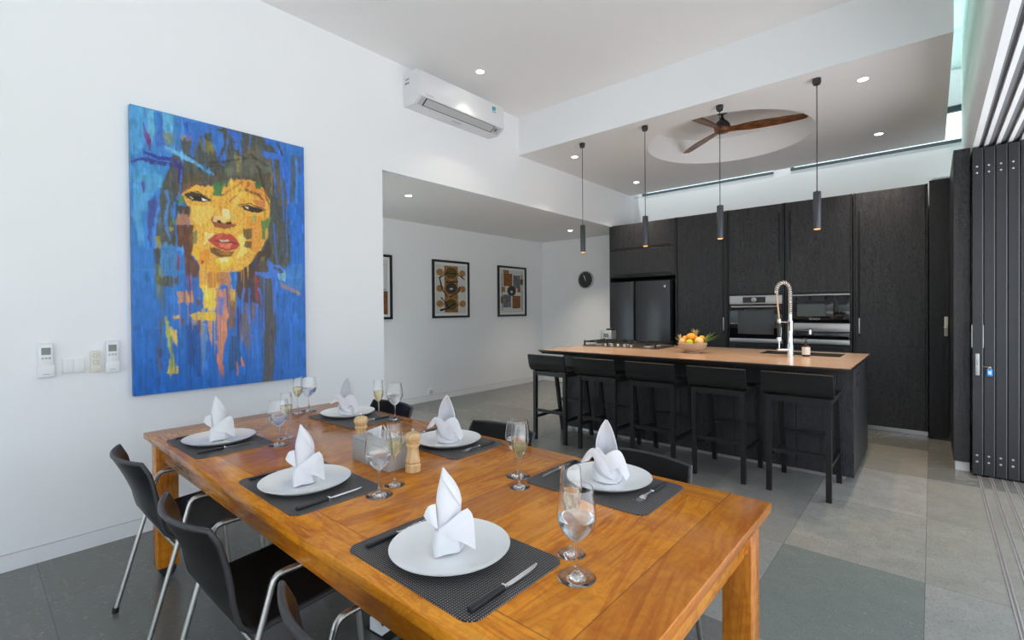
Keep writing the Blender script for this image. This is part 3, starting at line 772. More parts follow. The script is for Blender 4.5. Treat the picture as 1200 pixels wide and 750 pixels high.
nb = thing('napkin_box', 'grey speckled stone box holding paper napkins in middle of table', 'box', (-1.675, 1.12, Z0))
m = MB(); w, h, zt = .128, .068, .10
m.box(-w, w, -h, h, 0, zt-.012, .003).box(-w, w, -h, -.020, zt-.0125, zt, .002).box(-w, w, .020, h, zt-.0125, zt, .002).box(-w, -.070, -.0205, .0205, zt-.0125, zt, .002).box(.070, w, -.0205, .0205, zt-.0125, zt, .002)
m.build('box_body', M['stone_box'], nb)
m = MB()
loft(m, [mm((-66, -8, 90), (-74, -14, 106), (-92, -26, 112)), mm((-40, -6, 90), (-42, -10, 116), (-48, -16, 132)), mm((-8, -8, 90), (-4, -10, 122), (2, -10, 152))], .0016)
loft(m, [mm((-6, -10, 90), (-2, -16, 120), (4, -14, 152)), mm((10, -12, 90), (14, -22, 112), (20, -30, 128)), mm((26, -12, 90), (32, -26, 106), (40, -40, 112))], .0016)
loft(m, [mm((4, 2, 90), (8, 0, 122), (6, -6, 152)), mm((34, 0, 90), (40, -4, 112), (48, -8, 126)), mm((64, 2, 90), (74, 0, 104), (92, -2, 110))], .0016)
o = m.build('paper_napkin', M['paper'], smooth=60); o.location = (-1.675, 1.12, Z0)
tag(o, 'white paper napkin fanned out of the grey stone box', 'napkin')

# floor outlet under the table
fo = thing('pop_up_outlet', 'open pop-up power outlet with black lid in floor under the table', 'outlet', (-1.745, 1.165, 0), .1)
MB().box(-.075, .075, -.05, .07, 0, .006, .002).build('frame', M['rubber'], fo)
fp = lab(MB().prism([(-.045, .006), (.030, .006), (-.045, .058)], 'y', -.045, .055).build('socket_block', M['plastic_white'], fo, 0), 'white socket block')
m = MB()
for yy in (-.02, .0, .028): m.box(-.018, .004, yy, yy+.010, .024, .036)
m.xform(Matrix.Translation((.004, 0, 0))).build('socket_holes', M['black_void'], fp, 0)
MB().box(-.052, -.046, -.045, .055, .004, .066, .002).build('lid', M['rubber'], fo)

# ------------------------------------------------------------------ helpers for things built in place
def B(mb, name, mat, parent, root, smooth=35):
    l = root.location; mb.xform(Matrix.Translation((-l[0], -l[1], -l[2])))
    return mb.build(name, mat, parent, smooth)

# ------------------------------------------------------------------ island, worktop and what stands on it
isl = thing('kitchen_island', 'long black oak kitchen island under the tan worktop behind bar stools', 'kitchen island', (-1.8, 4.97, 0))
IX0, IX1, IY0, IY1, IZ = -3.13, -.462, 4.45, 5.49, .872
B(MB().box(IX0+.02, IX1-.002, IY0+.018, IY1, .045, IZ), 'body', M['oak_black'], isl, isl)
lab(B(MB().box(IX0+.05, IX1-.05, IY0+.07, IY1-.05, 0, .045), 'plinth', M['track_metal'], isl, isl), 'pale metal plinth')
xs = [IX0, -2.72, -2.26, -1.79, -1.31, -.832, -.555, IX1]
for a, b in zip(xs[:-1], xs[1:]): B(MB().box(a+.0015, b-.0015, IY0, IY0+.018, .045, IZ, .001, 1), 'front_panel', M['oak_black_face'], isl, isl)
ep = B(MB().box(IX1-.002, IX1+.016, IY0+.0, IY1, .045, IZ, .001, 1), 'end_panel', M['oak_black_face'], isl, isl)
so = lab(B(MB().box(IX1+.016, IX1+.024, 4.62, 4.75, .72, .82, .002), 'socket', M['black_metal'], ep, isl), 'double power socket')
B(MB().box(IX1+.0235, IX1+.0255, 4.64, 4.68, .745, .795).box(IX1+.0235, IX1+.0255, 4.69, 4.73, .745, .795), 'socket_inserts', M['pendant'], so, isl, 0)

WX0, WX1, WY0, WY1, WZ = -3.20, -.430, 4.085, 5.52, .914
SX0, SX1, SY0, SY1 = -1.25, -.60, 5.01, 5.37
def worktop():
    ch, e = .034, .011
    def ring(x0, x1, y0, y1, z): return [(x0, y0, z), (x1, y0, z), (x1, y1, z), (x0, y1, z)]
    vs = ring(WX0, WX1, WY0, WY1, WZ)+ring(WX0, WX1, WY0, WY1, WZ-e)+ring(WX0+ch, WX1-ch, WY0+ch, WY1-ch, WZ-.042)+ring(SX0, SX1, SY0, SY1, WZ)+ring(SX0, SX1, SY0, SY1, WZ-.042)
    fs = []; mi = []
    for k in range(4):
        j = (k+1) % 4
        for q, mt in (((k, j, 12+j, 12+k), 0), ((k, 4+k, 4+j, j), 1), ((4+k, 8+k, 8+j, 4+j), 1), ((8+k, 16+k, 16+j, 8+j), 1), ((12+k, 12+j, 16+j, 16+k), 1)):
            fs.append(q); mi.append(mt)
    m = MB(); m.add(vs, fs); m.mi = mi
    o = m.build('island_worktop', [M['counter'], M['counter_edge']], smooth=0)
    return tag(o, 'tan worktop with thin dark edge lying on the black island', 'worktop')
worktop()
sk = thing('kitchen_sink', 'dark undermounted sink recessed in worktop beside the spring tap', 'sink', ((SX0+SX1)/2, (SY0+SY1)/2, .70))
w_, d_ = (SX1-SX0)/2, (SY1-SY0)/2
m = MB(); t = .004
m.box(-w_, w_, -d_, d_, 0, t).box(-w_-t, -w_, -d_, d_, 0, .171).box(w_, w_+t, -d_, d_, 0, .171).box(-w_, w_, -d_-t, -d_, 0, .171).box(-w_, w_, d_, d_+t, 0, .171)
m.build('basin', M['sink'], sk, 0)
MB().lathe([(.04, t), (.04, t+.003), (.03, t+.002), (0, t+.001)], 24).build('drain', M['chrome'], sk)

# spring tap
tp = thing('spring_tap', 'tall chrome kitchen tap with coiled spring arch and pull-down spray', 'tap', (-.940, 4.80, WZ))
MB().lathe([(0, 0), (.030, 0), (.030, .012), (.026, .016), (.026, .105), (.024, .11), (.0225, .115), (.0225, .30), (.024, .305), (.024, .318), (.018, .325), (.018, .38), (0, .38)], 28).build('column', M['chrome'], tp)
UX, UY = -.80, -.60   # spray hangs on the camera-left side of the column
L_ = math.hypot(UX, UY); UX, UY = UX/L_, UY/L_
arc = [(0, 0, .37)]+[(0, 0, .37+.03*k) for k in range(1, 4)]
R_ = .058
for k in range(0, 19):
    a = PI*k/18*1.0; arc.append((UX*(R_-R_*math.cos(a)), UY*(R_-R_*math.cos(a)), .57+.085*math.sin(a)))
arc += [(UX*2*R_, UY*2*R_, .555)]
dense = cat(arc, 8)
hose = list(dense)+cat([tuple(dense[-1]), (UX*.108, UY*.108, .48), (UX*.100, UY*.100, .40), (UX*.095, UY*.095, .335)], 6)
MB().tube(hose, .0065, 10).build('hose', M['hose'], tp, 60)
def coil(path, r, turns, wire):
    P = [Vector(p) for p in path]; L = [0]
    for a, b in zip(P[:-1], P[1:]): L.append(L[-1]+(b-a).length)
    out = []; N = turns*14; n = None
    for k in range(N+1):
        s = L[-1]*k/N; i = max(0, min(len(P)-2, next((q for q in range(len(L)-1) if L[q+1] >= s), len(P)-2)))
        f = (s-L[i])/max(1e-9, L[i+1]-L[i]); p = P[i].lerp(P[i+1], f); d = (P[i+1]-P[i]).normalized()
        side = Vector((-UY, UX, 0)); up = d.cross(side).normalized(); a = 2*PI*turns*k/N
        out.append(p+(side*math.cos(a)+up*math.sin(a))*r)
    return MB().tube(out, wire, 6)
coil(dense, .0165, 24, .0034).build('spring', M['chrome'], tp, 60)
hx_, hy_ = UX*.095, UY*.095
sp = MB().lathe([(0, .335), (.014, .335), (.016, .328), (.016, .300), (.013, .295), (0, .295)], 18, (hx_, hy_, 0)).build('spray_collar', M['chrome'], tp)
lab(MB().lathe([(0, .296), (.015, .296), (.0165, .28), (.0155, .20), (.014, .17), (0, .17)], 18, (hx_, hy_, 0)).build('spray_grip', M['black_metal'], tp), 'black spray grip')
MB().lathe([(0, .172), (.020, .172), (.021, .165), (.021, .140), (.013, .135), (0, .135)], 18, (hx_, hy_, 0)).build('spray_nozzle', M['chrome'], tp)
MB().tube([(hx_+.018*UX*-1, hy_+.018*UY*-1, .26), (hx_*.8, hy_*.8, .215), (hx_*.85, hy_*.85, .165)], .003, 8).build('spray_trigger', M['chrome'], tp)
MB().tube([(0, 0, .300), (hx_, hy_, .312)], .004, 8).build('holder_arm', M['chrome'], tp)
MB().tube([(hx_*1.0, hy_*1.0, .05), (hx_*1.0, hy_*1.0, .14)], .006, 10).tube([(0, 0, .062), (hx_*1.15, hy_*1.15, .062)], .013, 14).build('lever_handle', M['chrome'], tp)
lab(MB().tube([(.0, 0, .235), (-UX*.11, -UY*.11, .238), (-UX*.165, -UY*.165, .243), (-UX*.185, -UY*.185, .235)], [.008, .008, .010, .012], 12).build('pot_spout', M['black_metal'], tp), 'black side spout')
MB().cyl((-UX*.168, -UY*.168, .238), (-UX*.168, -UY*.168, .198), .0125, 14).build('spout_tip', M['chrome'], tp)

sb = thing('soap_bottle', 'small dark amber pump bottle with white label behind the tap', 'bottle', (-.842, 4.925, WZ))
MB().lathe([(0, 0), (.030, 0), (.032, .004), (.032, .088), (.028, .098), (.012, .104), (.0115, .118), (0, .118)], 28).build('body', M['amber'], sb)
a_ = [math.radians(a) for a in range(-150, 21, 10)]
lab(MB().sheet([[(.0327*math.cos(a), .0327*math.sin(a), z) for a in a_] for z in (.016, .05, .084)], .0006).build('label', M['label_white'], sb), 'white paper label')
lab(MB().lathe([(0, .117), (.013, .117), (.013, .132), (.005, .136), (.0045, .150), (.009, .152), (.009, .160), (0, .162)], 18).tube([(0, 0, .156), (-.022, -.014, .156), (-.030, -.02, .150)], .004, 8).build('pump', M['black_metal'], sb), 'black pump head')

# gas cooktop
hb = thing('gas_cooktop', 'five burner gas cooktop with black iron grates on far worktop end', 'cooktop', (-2.66, 5.08, WZ))
MB().box(-.455, .455, -.255, .255, 0, .010, .003).build('hob_plate', M['sink'], hb)
BUR = [(-.31, .12, .042), (-.31, -.12, .034), (0, .02, .055), (.31, .12, .034), (.31, -.12, .042)]
for x, y, r in BUR:
    b = MB().lathe([(0, .010), (r+.012, .010), (r+.010, .018), (r, .020), (r, .028), (0, .028)], 24, (x, y, 0)).build('burner', M['inox'], hb)
    MB().lathe([(0, .0285), (r*.85, .0285), (r*.85, .035), (r*.7, .037), (0, .037)], 24, (x, y, 0)).build('burner_cap', M['iron'], b)
for cx in (-.30, 0, .30):
    m = MB(); w, h = .142, .225
    for y in (-h, 0, h): m.box(cx-w, cx+w, y-.006, y+.006, .044, .058, .002)
    for x in (-w, 0, w): m.box(cx+x-.006, cx+x+.006, -h, h, .044, .058, .002)
    for x in (-w, w):
        for y in (-h, h): m.box(cx+x-.008, cx+x+.008, y-.008, y+.008, .010, .066, .002)
    m.build('grate', M['iron'], hb)
for k in range(5): MB().lathe([(0, .010), (.019, .010), (.017, .036), (.013, .039), (0, .039)], 18, (-.16+.08*k, -.225, 0)).build('knob', M['inox'], hb)

ts = thing('toaster', 'small silver appliance with dark display at island corner by the fridge', 'appliance', (-3.115, 5.43, WZ))
MB().box(-.080, .080, -.07, .07, .012, .165, .02, 4).build('body', M['inox'], ts)
MB().box(-.082, .082, -.074, .074, 0, .014, .004).build('base', M['rubber'], ts)
lab(MB().box(-.03, .045, -.0735, -.069, .075, .125, .003).build('display', M['lcd'], ts), 'dark display')
MB().box(-.02, .0, -.0745, -.073, .085, .105).box(.015, .035, -.0745, -.073, .085, .105).build('buttons', M['print_ink'], ts, 0)
lab(MB().box(-.005, .075, -.05, .05, .163, .185, .006).build('lid', M['rubber'], ts), 'black lid')

# fruit bowl
BX, BY = -1.765, 4.70
fb = thing('fruit_bowl', 'shallow pale wood bowl of fruit in the middle of the worktop', 'bowl', (BX, BY, WZ))
MB().lathe([(0, .001), (.068, 0), (.072, .012), (.066, .018), (.100, .030), (.126, .058), (.136, .094), (.133, .098), (.128, .094), (.116, .058), (.09, .032), (0, .024)], 44).build('bowl_shell', M['bowl'], fb, 50)
def fruit(name, mat, p, r, sx, label, rot=(0, 0, 0), stem=True, group='loose fruit in the pale bowl'):
    m = MB(); prof = [(math.sin(PI*k/14)*r*.93*(1-.05*math.cos(2*PI*k/14)), -math.cos(PI*k/14)*r*sx) for k in range(15)]
    prof[0] = (0, prof[0][1]); prof[-1] = (0, prof[-1][1]-.04*r)
    m.lathe(prof, 20)
    root_ = thing(name, label, 'fruit', (BX+p[0], BY+p[1], WZ+p[2]), 0, group); root_.rotation_euler = rot
    m.build('flesh', mat, root_, 70)
    if stem: MB().tube([(0, 0, r*sx*.94), (.001, .001, r*sx*1.14)], .0025, 6).build('stem', M['leaf_dry'], root_)
    return root_
fruit('mango', M['orange_fruit'], (-.005, -.022, .156), .046, .82, 'bright orange fruit on top of the fruit pile')
fruit('mango', M['orange_fruit'], (-.074, .018, .132), .037, .85, 'orange fruit on the wall side of the fruit pile', (.2, .3, 0))
fruit('mango', M['orange_fruit'], (.076, .040, .138), .034, .9, 'orange fruit behind the pale yellow pear-shaped fruit', (.2, -.3, 0))
fruit('lime', M['lime_fruit'], (.0, -.082, .103), .036, .85, 'yellow-green lime at the front of the bowl', (1.3, 0, .5))
fruit('guava', M['peach_fruit'], (-.076, -.058, .106), .034, 1.05, 'pale peach fruit at the front beside the lime', (.2, 0, 0))
fruit('pear', M['pale_fruit'], (.080, -.042, .116), .041, 1.05, 'pale yellow fruit at the front under the green leaves', (.1, .15, 0))
pa = thing('pineapple', 'small pineapple at the back with straw-coloured crown showing above the fruit', 'fruit', (BX+.005, BY+.066, WZ+.034))
MB().lathe([(0, 0), (.025, .002), (.036, .025), (.038, .06), (.034, .10), (.02, .125), (0, .128)], 20).build('flesh', M['orange_fruit'], pa, 60)
m = MB()
for k in range(15):
    a = 2*PI*k/15+.2*(k % 3); r1 = .018+.035*random.random(); h = .052+.028*random.random(); c_, s_ = math.cos(a), math.sin(a); q = (-s_*.006, c_*.006)
    loft(m, [mm((1000*(c_*.008-q[0]), 1000*(s_*.008-q[1]), 124), (1000*(c_*r1*.6-q[0]*.8), 1000*(s_*r1*.6-q[1]*.8), 124+700*h), (1000*c_*r1*1.25, 1000*s_*r1*1.25, 124+1000*h)),
             mm((1000*(c_*.008+q[0]), 1000*(s_*.008+q[1]), 124), (1000*(c_*r1*.6+q[0]*.8), 1000*(s_*r1*.6+q[1]*.8), 124+700*h), (1000*c_*r1*1.25+.4, 1000*s_*r1*1.25+.4, 124+1000*h))], .0012, 3)
lab(m.build('crown', M['leaf_dry'], pa, 60), 'straw-coloured spiky crown')
def leaves(p, dirs, label, mat):
    m = MB()
    for (dx, dy, dz, w) in dirs:
        d = Vector((dx, dy, 0)); n = Vector((-dy, dx, 0)).normalized()*w if d.length > 0 else Vector((w, 0, 0))
        a = [Vector((0, 0, 0)), Vector((dx*.45, dy*.45, dz*.6)), Vector((dx, dy, dz))]
        e0 = [tuple(a[0]-n*.5), tuple(a[1]-n), tuple(a[2])]; e1 = [tuple(a[0]+n*.5), tuple(a[1]+n), tuple(a[2]+n*.05)]
        m.sheet([[l, r] for l, r in zip(cat(e0, 4), cat(e1, 4))], .0012)
    o = m.build('leaf_sprig', mat, None, 60); o.location = (BX+p[0], BY+p[1], WZ+p[2])
    return tag(o, label, 'leaves', 'leaf sprigs in the fruit bowl')
leaves((.118, .004, .098), [(.07, .03, .085, .007), (.09, .01, .065, .007), (.045, .02, .10, .007), (.02, .01, .095, .006), (.11, .06, .075, .006), (.06, -.02, .05, .007), (.035, .06, .10, .006), (.10, .08, .05, .006), (.075, .06, .105, .006), (.01, .04, .075, .006)], 'fresh green leaf sprig leaning out of the bowl towards the tap', M['leaf'])
leaves((-.112, .0, .098), [(-.06, -.02, .05, .005), (-.045, .01, .07, .005), (-.075, .02, .035, .005), (-.02, .03, .085, .005), (-.05, .05, .08, .004)], 'thin yellowish leaf sprig leaning out of the bowl towards the fridge', M['leaf_dry'])

# ------------------------------------------------------------------ bar stools
def make_stool():
    s = thing('bar_stool', '', 'bar stool', group='black bar stools along the island')
    prof = cat([(-.075, .885), (-.066, .84), (-.055, .785), (-.034, .745), (.0, .727), (.05, .722), (.20, .722), (.365, .722)], 5)
    P = [[(u*.222, y, z-.0*u*u) for u in (-1, -.6, -.2, .2, .6, 1)] for (y, z) in prof]
    MB().sheet(P, .022).build('seat_shell', M['stool_wood'], s, 50)
    f = .036
    for sx in (-1, 1):
        x = sx*.187
        MB().prism([(-.018, 0), (.014, 0), (.022, .712), (-.018, .712)], 'x', x-.017, x+.017).build('leg', M['stool_wood'], s, 0)
        MB().prism([(.475, 0), (.505, 0), (.372, .710), (.335, .710)], 'x', x-.017, x+.017).build('leg', M['stool_wood'], s, 0)
        MB().box(x-.011, x+.011, .010, .462, .222, .250).build('side_stretcher', M['stool_wood'], s, 0)
        MB().box(x-.012, x+.012, .015, .345, .668, .711).build('seat_rail', M['stool_wood'], s, 0)
    MB().box(-.175, .175, -.009, .013, .290, .320).build('stretcher', M['stool_wood'], s, 0)
    MB().box(-.175, .175, .418, .438, .340, .370).build('stretcher', M['stool_wood'], s, 0)
    MB().box(-.175, .175, -.010, .012, .668, .711).build('seat_rail', M['stool_wood'], s, 0)
    return s
st = make_stool()
for i, (x, l) in enumerate([(-2.928, 'black wooden bar stool at the hob end of the island, by the alcove wall'), (-2.378, 'black wooden bar stool beside the one at the hob end'), (-1.826, 'black wooden bar stool in the middle of the row, below the fruit bowl'), (-1.274, 'black wooden bar stool between the middle stool and the one nearest the tap'), (-.722, 'black wooden bar stool below the tap, largest of the row')]):
    place(st if i == 0 else copy_tree(st), (x, 3.925, 0), 0, l, 'black bar stools along the island')

# ------------------------------------------------------------------ tall black cabinets
FY = 6.5; CT = 2.605
def cabinet(x0, x1, label, doors, holes=(), fridge=False):
    c = thing('tall_cabinet', label, 'cabinet', ((x0+x1)/2, 6.84, 0))
    m = MB(); t = .018
    zb = .0 if fridge else .06
    m.box(x0, x0+t, FY, 7.19, zb, CT).box(x1-t, x1, FY, 7.19, zb, CT).box(x0+t, x1-t, FY+.02, 7.19, CT-t, CT).box(x0+t, x1-t, 7.17, 7.19, zb, CT-t)
    if not fridge: m.box(x0+t, x1-t, FY+.02, 7.17, .06, .078)
    for z in holes: m.box(x0+t, x1-t, FY+.004, 7.17, z-.009, z+.009)
    B(m, 'carcass', M['oak_black'], c, c, 0)
    if not fridge: lab(B(MB().box(x0, x1, FY+.085, FY+.10, 0, .06), 'plinth', M['track_metal'], c, c, 0), 'pale metal plinth')
    for (z0, z1, kind) in doors:
        d = B(MB().box(x0+t+.002, x1-t-.002, FY-.004, FY+.016, z0+.002, z1-.002, .0015, 1), 'door', M['oak_black_face'], c, c, 0)
        if kind in 'lr':
            hx = x0+t+.034 if kind == 'l' else x1-t-.034; zz0, zz1 = (z0+.10, z1-.20) if z1-z0 > 1.2 else (max(z0, z1-.7), z1-.10)
            B(MB().box(hx-.011, hx+.011, FY-.0055, FY-.003, zz0, zz1), 'handle', M['black_void'], d, c, 0)
            if z0 < 1.0 and z1 > 2: lab(B(MB().box(hx-.006, hx+.008, FY-.010, FY-.005, z0+.13, z0+.30, .002), 'pull', M['inox'], d, c), 'steel finger pull')
        elif kind in 'bt':
            zc = z0+.022 if kind == 'b' else z1-.03
            B(MB().box(x0+t+.06, x1-t-.06, FY-.0055, FY-.003, zc-.011, zc+.011), 'handle', M['black_void'], d, c, 0)
    return c
c0 = cabinet(-3.70, -2.655, 'black oak cabinet over and around the fridge, two flap doors', [(2.225, 2.60, 'b'), (1.835, 2.222, 'b')], (1.822,), True)
cabinet(-2.645, -1.985, 'tall black oak cabinet between fridge and oven, behind the fruit bowl', [(.925, 2.60, 'r'), (.07, .92, 'r')], (.92,))
cabinet(-1.975, -1.335, 'tall black oak cabinet housing the oven', [(1.52, 2.60, 'r'), (.07, .895, 't')], (1.51, .90))
cabinet(-1.325, -.665, 'tall black oak cabinet housing the microwave', [(1.52, 2.60, 'l'), (.07, .90, 't')], (1.51, .91))
cabinet(-.655, -.03, 'widest-looking tall black oak cupboard next to the narrow dark door', [(.925, 2.60, 'l'), (.06, .92, 'l')], (.92,))

fr = thing('refrigerator', 'dark grey steel side-by-side refrigerator in the black cabinet wall', 'refrigerator', (-3.19, 6.8, 0))
fl_, fr_ = -3.665, -2.735
B(MB().box(fl_, fr_, 6.53, 7.14, .03, 1.735, .004), 'body', M['black_metal'], fr, fr)
B(MB().box(fl_, -3.287, 6.462, 6.525, .06, 1.745, .006), 'door', M['fridge'], fr, fr)
dr = B(MB().box(-3.255, fr_, 6.462, 6.525, .06, 1.745, .006), 'door', M['fridge'], fr, fr)
lab(B(MB().box(-2.835, -2.785, 6.460, 6.463, 1.63, 1.69), 'display', M['black_gloss'], dr, fr, 0), 'small square display')
B(MB().box(-2.822, -2.798, 6.4592, 6.4602, 1.645, 1.675), 'display_icon', M['display'], dr, fr, 0)
B(MB().box(fl_+.05, fr_-.05, 6.56, 7.1, 0, .032), 'foot_rail', M['rubber'], fr, fr, 0)
B(MB().box(-3.286, -3.256, 6.50, 6.528, .06, 1.74), 'grip_channel', M['black_void'], fr, fr, 0)

ov = thing('oven', 'built-in oven with steel control panel and dark glass door', 'oven', (-1.655, 6.75, .912))
ox0, ox1 = -1.955, -1.355
B(MB().box(ox0+.01, ox1-.01, 6.52, 7.05, .915, 1.495), 'body', M['sink'], ov, ov, 0)
cp = lab(B(MB().box(ox0, ox1, 6.478, 6.52, 1.395, 1.50, .002), 'control_panel', M['inox'], ov, ov), 'brushed steel control panel')
B(MB().box(-1.795, -1.535, 6.476, 6.479, 1.412, 1.482), 'display', M['black_gloss'], cp, ov, 0)
B(MB().lathe([(0, 0), (.030, 0), (.030, .010), (.024, .014), (0, .014)], 28).xform(Matrix.Translation((-1.665, 6.476, 1.447)) @ Matrix.Rotation(PI/2, 4, 'X')), 'control_knob', M['inox'], cp, ov)
od = B(MB().box(ox0, ox1, 6.480, 6.52, .968, 1.392, .002), 'oven_door', M['black_gloss'], ov, ov)
B(MB().box(ox0+.10, ox1-.09, 6.4785, 6.4803, 1.02, 1.315), 'oven_window', M['oven_glass'], od, ov, 0)
B(MB().cyl((ox0+.035, 6.445, 1.362), (ox1-.035, 6.445, 1.362), .011, 14).cyl((ox0+.06, 6.445, 1.362), (ox0+.06, 6.482, 1.362), .008, 10).cyl((ox1-.06, 6.445, 1.362), (ox1-.06, 6.482, 1.362), .008, 10), 'handle', M['inox'], od, ov)
lab(B(MB().box(ox0, ox1, 6.478, 6.52, .915, .965, .002), 'lower_trim', M['inox'], ov, ov), 'brushed steel lower strip')

mw = thing('microwave', 'built-in black glass microwave with steel strips beside the oven', 'microwave', (-.98, 6.75, 1.165))
mx0, mx1 = -1.285, -.685
B(MB().box(mx0+.01, mx1-.01, 6.52, 6.95, 1.17, 1.495), 'body', M['sink'], mw, mw, 0)
md = B(MB().box(mx0, mx1-.155, 6.480, 6.52, 1.168, 1.483, .002), 'door', M['black_gloss'], mw, mw)
B(MB().box(mx0+.09, mx1-.235, 6.4785, 6.4803, 1.245, 1.385), 'window', M['oven_glass'], md, mw, 0)
cpm = B(MB().box(mx1-.152, mx1, 6.480, 6.52, 1.168, 1.483, .002), 'control_panel', M['black_gloss'], mw, mw)
lab(B(MB().box(mx0, mx1, 6.474, 6.52, 1.485, 1.499, .002), 'upper_trim', M['inox'], mw, mw), 'steel upper strip')
B(MB().lathe([(0, 0), (.018, 0), (.018, .016), (0, .018)], 20).xform(Matrix.Translation((mx1-.045, 6.480, 1.225)) @ Matrix.Rotation(PI/2, 4, 'X')), 'knob', M['black_metal'], cpm, mw)
lp = mw.location
text_mesh('logo', 'BOSCH', .032, M['plastic_grey'], md, Matrix.Translation((-1.02-lp[0], 6.4795-lp[1], 1.213-lp[2])) @ Matrix.Rotation(PI/2, 4, 'X'))
wd = thing('warming_drawer', 'warming drawer with two steel strips below the microwave', 'drawer', (-.98, 6.75, .925))
B(MB().box(mx0+.01, mx1-.01, 6.52, 6.95, .925, 1.160), 'body', M['sink'], wd, wd, 0)
lab(B(MB().box(mx0, mx1, 6.474, 6.52, 1.070, 1.164, .002), 'drawer_handle_strip', M['inox'], wd, wd), 'wide steel strip')
B(MB().box(mx0, mx1, 6.480, 6.52, .980, 1.068, .002), 'drawer_front', M['black_gloss'], wd, wd)
lab(B(MB().box(mx0, mx1, 6.474, 6.52, .925, .978, .002), 'lower_trim', M['inox'], wd, wd), 'brushed steel lower strip')

# ------------------------------------------------------------------ things on the walls
def framed(y0, y1, label, seed):
    p = thing('framed_print', label, 'picture', (-5.61, (y0+y1)/2, 1.67), group='framed prints on the alcove wall')
    w, h, t = (y1-y0)/2, .44, .032
    m = MB().box(0, .032, -w, -w+t, -h, h, .001, 1).box(0, .032, w-t, w, -h, h, .001, 1).box(0, .032, -w+t, w-t, h-t, h, .001, 1).box(0, .032, -w+t, w-t, -h, -h+t, .001, 1)
    m.build('frame', M['frame_black'], p, 0)
    lab(MB().box(.002, .012, -w+t, w-t, -h+t, h-t).build('mount', M['mount'], p, 0), 'white mount')
    NU, NV = 90, 120; uw, uh = w-t-.035, h-t-.035
    U, V = np.meshgrid(np.linspace(0, 1, NU), np.linspace(0, 1, NV))   # U along +y, V downwards
    rng = np.random.default_rng(seed)
    n1 = vnoise(U*14, V*18, seed); n2 = vnoise(U*45, V*60, seed+1)
    C = np.zeros((NV, NU, 3)); C[:] = (.62, .62, .58)
    uu = U+.010*(n2-.5); vv = V+.008*(n1-.5)
    def put(mask, col, var=.5):
        k = (1-var*n2)[..., None]; C[mask] = (np.array(col)*k)[mask]
    def disc(cx, cy, r, ry=None): return ((uu-cx)/r)**2+((vv-cy)/(ry or r*.62))**2 < 1
    def line(pts, wd):
        mk = np.zeros(U.shape, bool)
        for (x0, y0), (x1, y1) in zip(pts[:-1], pts[1:]):
            dx, dy = x1-x0, (y1-y0); L = dx*dx+dy*dy; tt = np.clip(((uu-x0)*dx+(vv-y0)*dy)/L, 0, 1)
            mk |= np.hypot(uu-x0-tt*dx, (vv-y0-tt*dy)*1.5) < wd*(.6+.8*n1)
        return mk
    brown, tan, olive, dark, grey = (.36, .135, .022), (.50, .25, .075), (.13, .09, .012), (.055, .045, .03), (.20, .21, .23)
    if seed == 2:
        put((np.abs(uu-.5) < .22) & (vv > .02) & (vv < .98), brown)
        for c in (.17, .5, .80): put(disc(.5, c, .25), tan, .7)
        for c in (.16, .48, .82): put(disc(.5, c, .19), olive if c != .48 else dark)
        for c in (.16, .49, .80): put(disc(.13, c, .115), tan); put(disc(.88, c, .11), tan)
        for l, wd in (([(.1, .28), (.35, .17), (.7, .17), (.95, .28)], .02), ([(.12, .28), (.2, .5), (.32, .62)], .02), ([(.35, .36), (.72, .33)], .02), ([(.78, .45), (.75, .55), (.45, .67)], .018), ([(.15, .93), (.35, .90), (.6, .80)], .03), ([(.17, .68), (.32, .78), (.36, .9)], .02)): put(line(l, wd), (.012, .012, .012), .2)
        put((np.abs(uu-.5) < .05) & (np.abs(vv-.49) < .018), (.62, .62, .6), .1)
    elif seed == 3:
        def rect(a, b, c, d): return (uu > a) & (uu < b) & (vv > c) & (vv < d)
        for r_ in ((.12, .36, .0, .10), (.13, .50, .08, .38), (.84, .98, .20, .33), (.06, .2, .40, .52), (.72, .86, .40, .52), (.0, .10, .63, .78), (.50, .86, .60, .90)): put(rect(*r_), brown if r_[1] > .4 else tan, .7)
        put(rect(.54, .86, .11, .42), grey, .4); put(rect(.10, .44, .58, .88), grey, .4)
        put(disc(.47, .49, .19), dark); put(disc(.47, .51, .05), (.62, .62, .6), .1)
        for l in ([(.58, .14), (.74, .24), (.8, .42)], [(.55, .2), (.66, .27), (.75, .4)], [(.1, .6), (.3, .66), (.42, .62)], [(.14, .88), (.22, .74), (.4, .70)], [(.06, .1), (.07, .95)], [(.92, .08), (.93, .95)], [(.2, .6), (.28, .75), (.24, .86)]): put(line(l, .010), (.02, .02, .02), .2)
    else:
        put((vv > .58) & (uu > .12), brown, .8); put(disc(.62, .78, .22, .13), (.12, .012, .02)); put(disc(.62, .12, .12), (.03, .03, .03))
        for l in ([(.55, .2), (.9, .1)], [(.6, .3), (.75, .5)], [(.55, .52), (.95, .55)], [(.3, .1), (.5, .6)]): put(line(l, .008), (.02, .02, .02), .2)
    paint_grid('artwork', C, [(.0135, -uw+2*uw*u, uh-2*uh*v) for v in np.linspace(0, 1, NV) for u in np.linspace(0, 1, NU)], NU, NV, M['print'], p)
def vnoise(x, y, seed):
    rng = np.random.default_rng(seed); T = rng.random((257, 257))
    xi, yi = np.floor(x).astype(int), np.floor(y).astype(int); fx, fy = x-xi, y-yi
    fx = fx*fx*(3-2*fx); fy = fy*fy*(3-2*fy); xi %= 256; yi %= 256
    return (T[yi, xi]*(1-fx)+T[yi, xi+1]*fx)*(1-fy)+(T[yi+1, xi]*(1-fx)+T[yi+1, xi+1]*fx)*fy
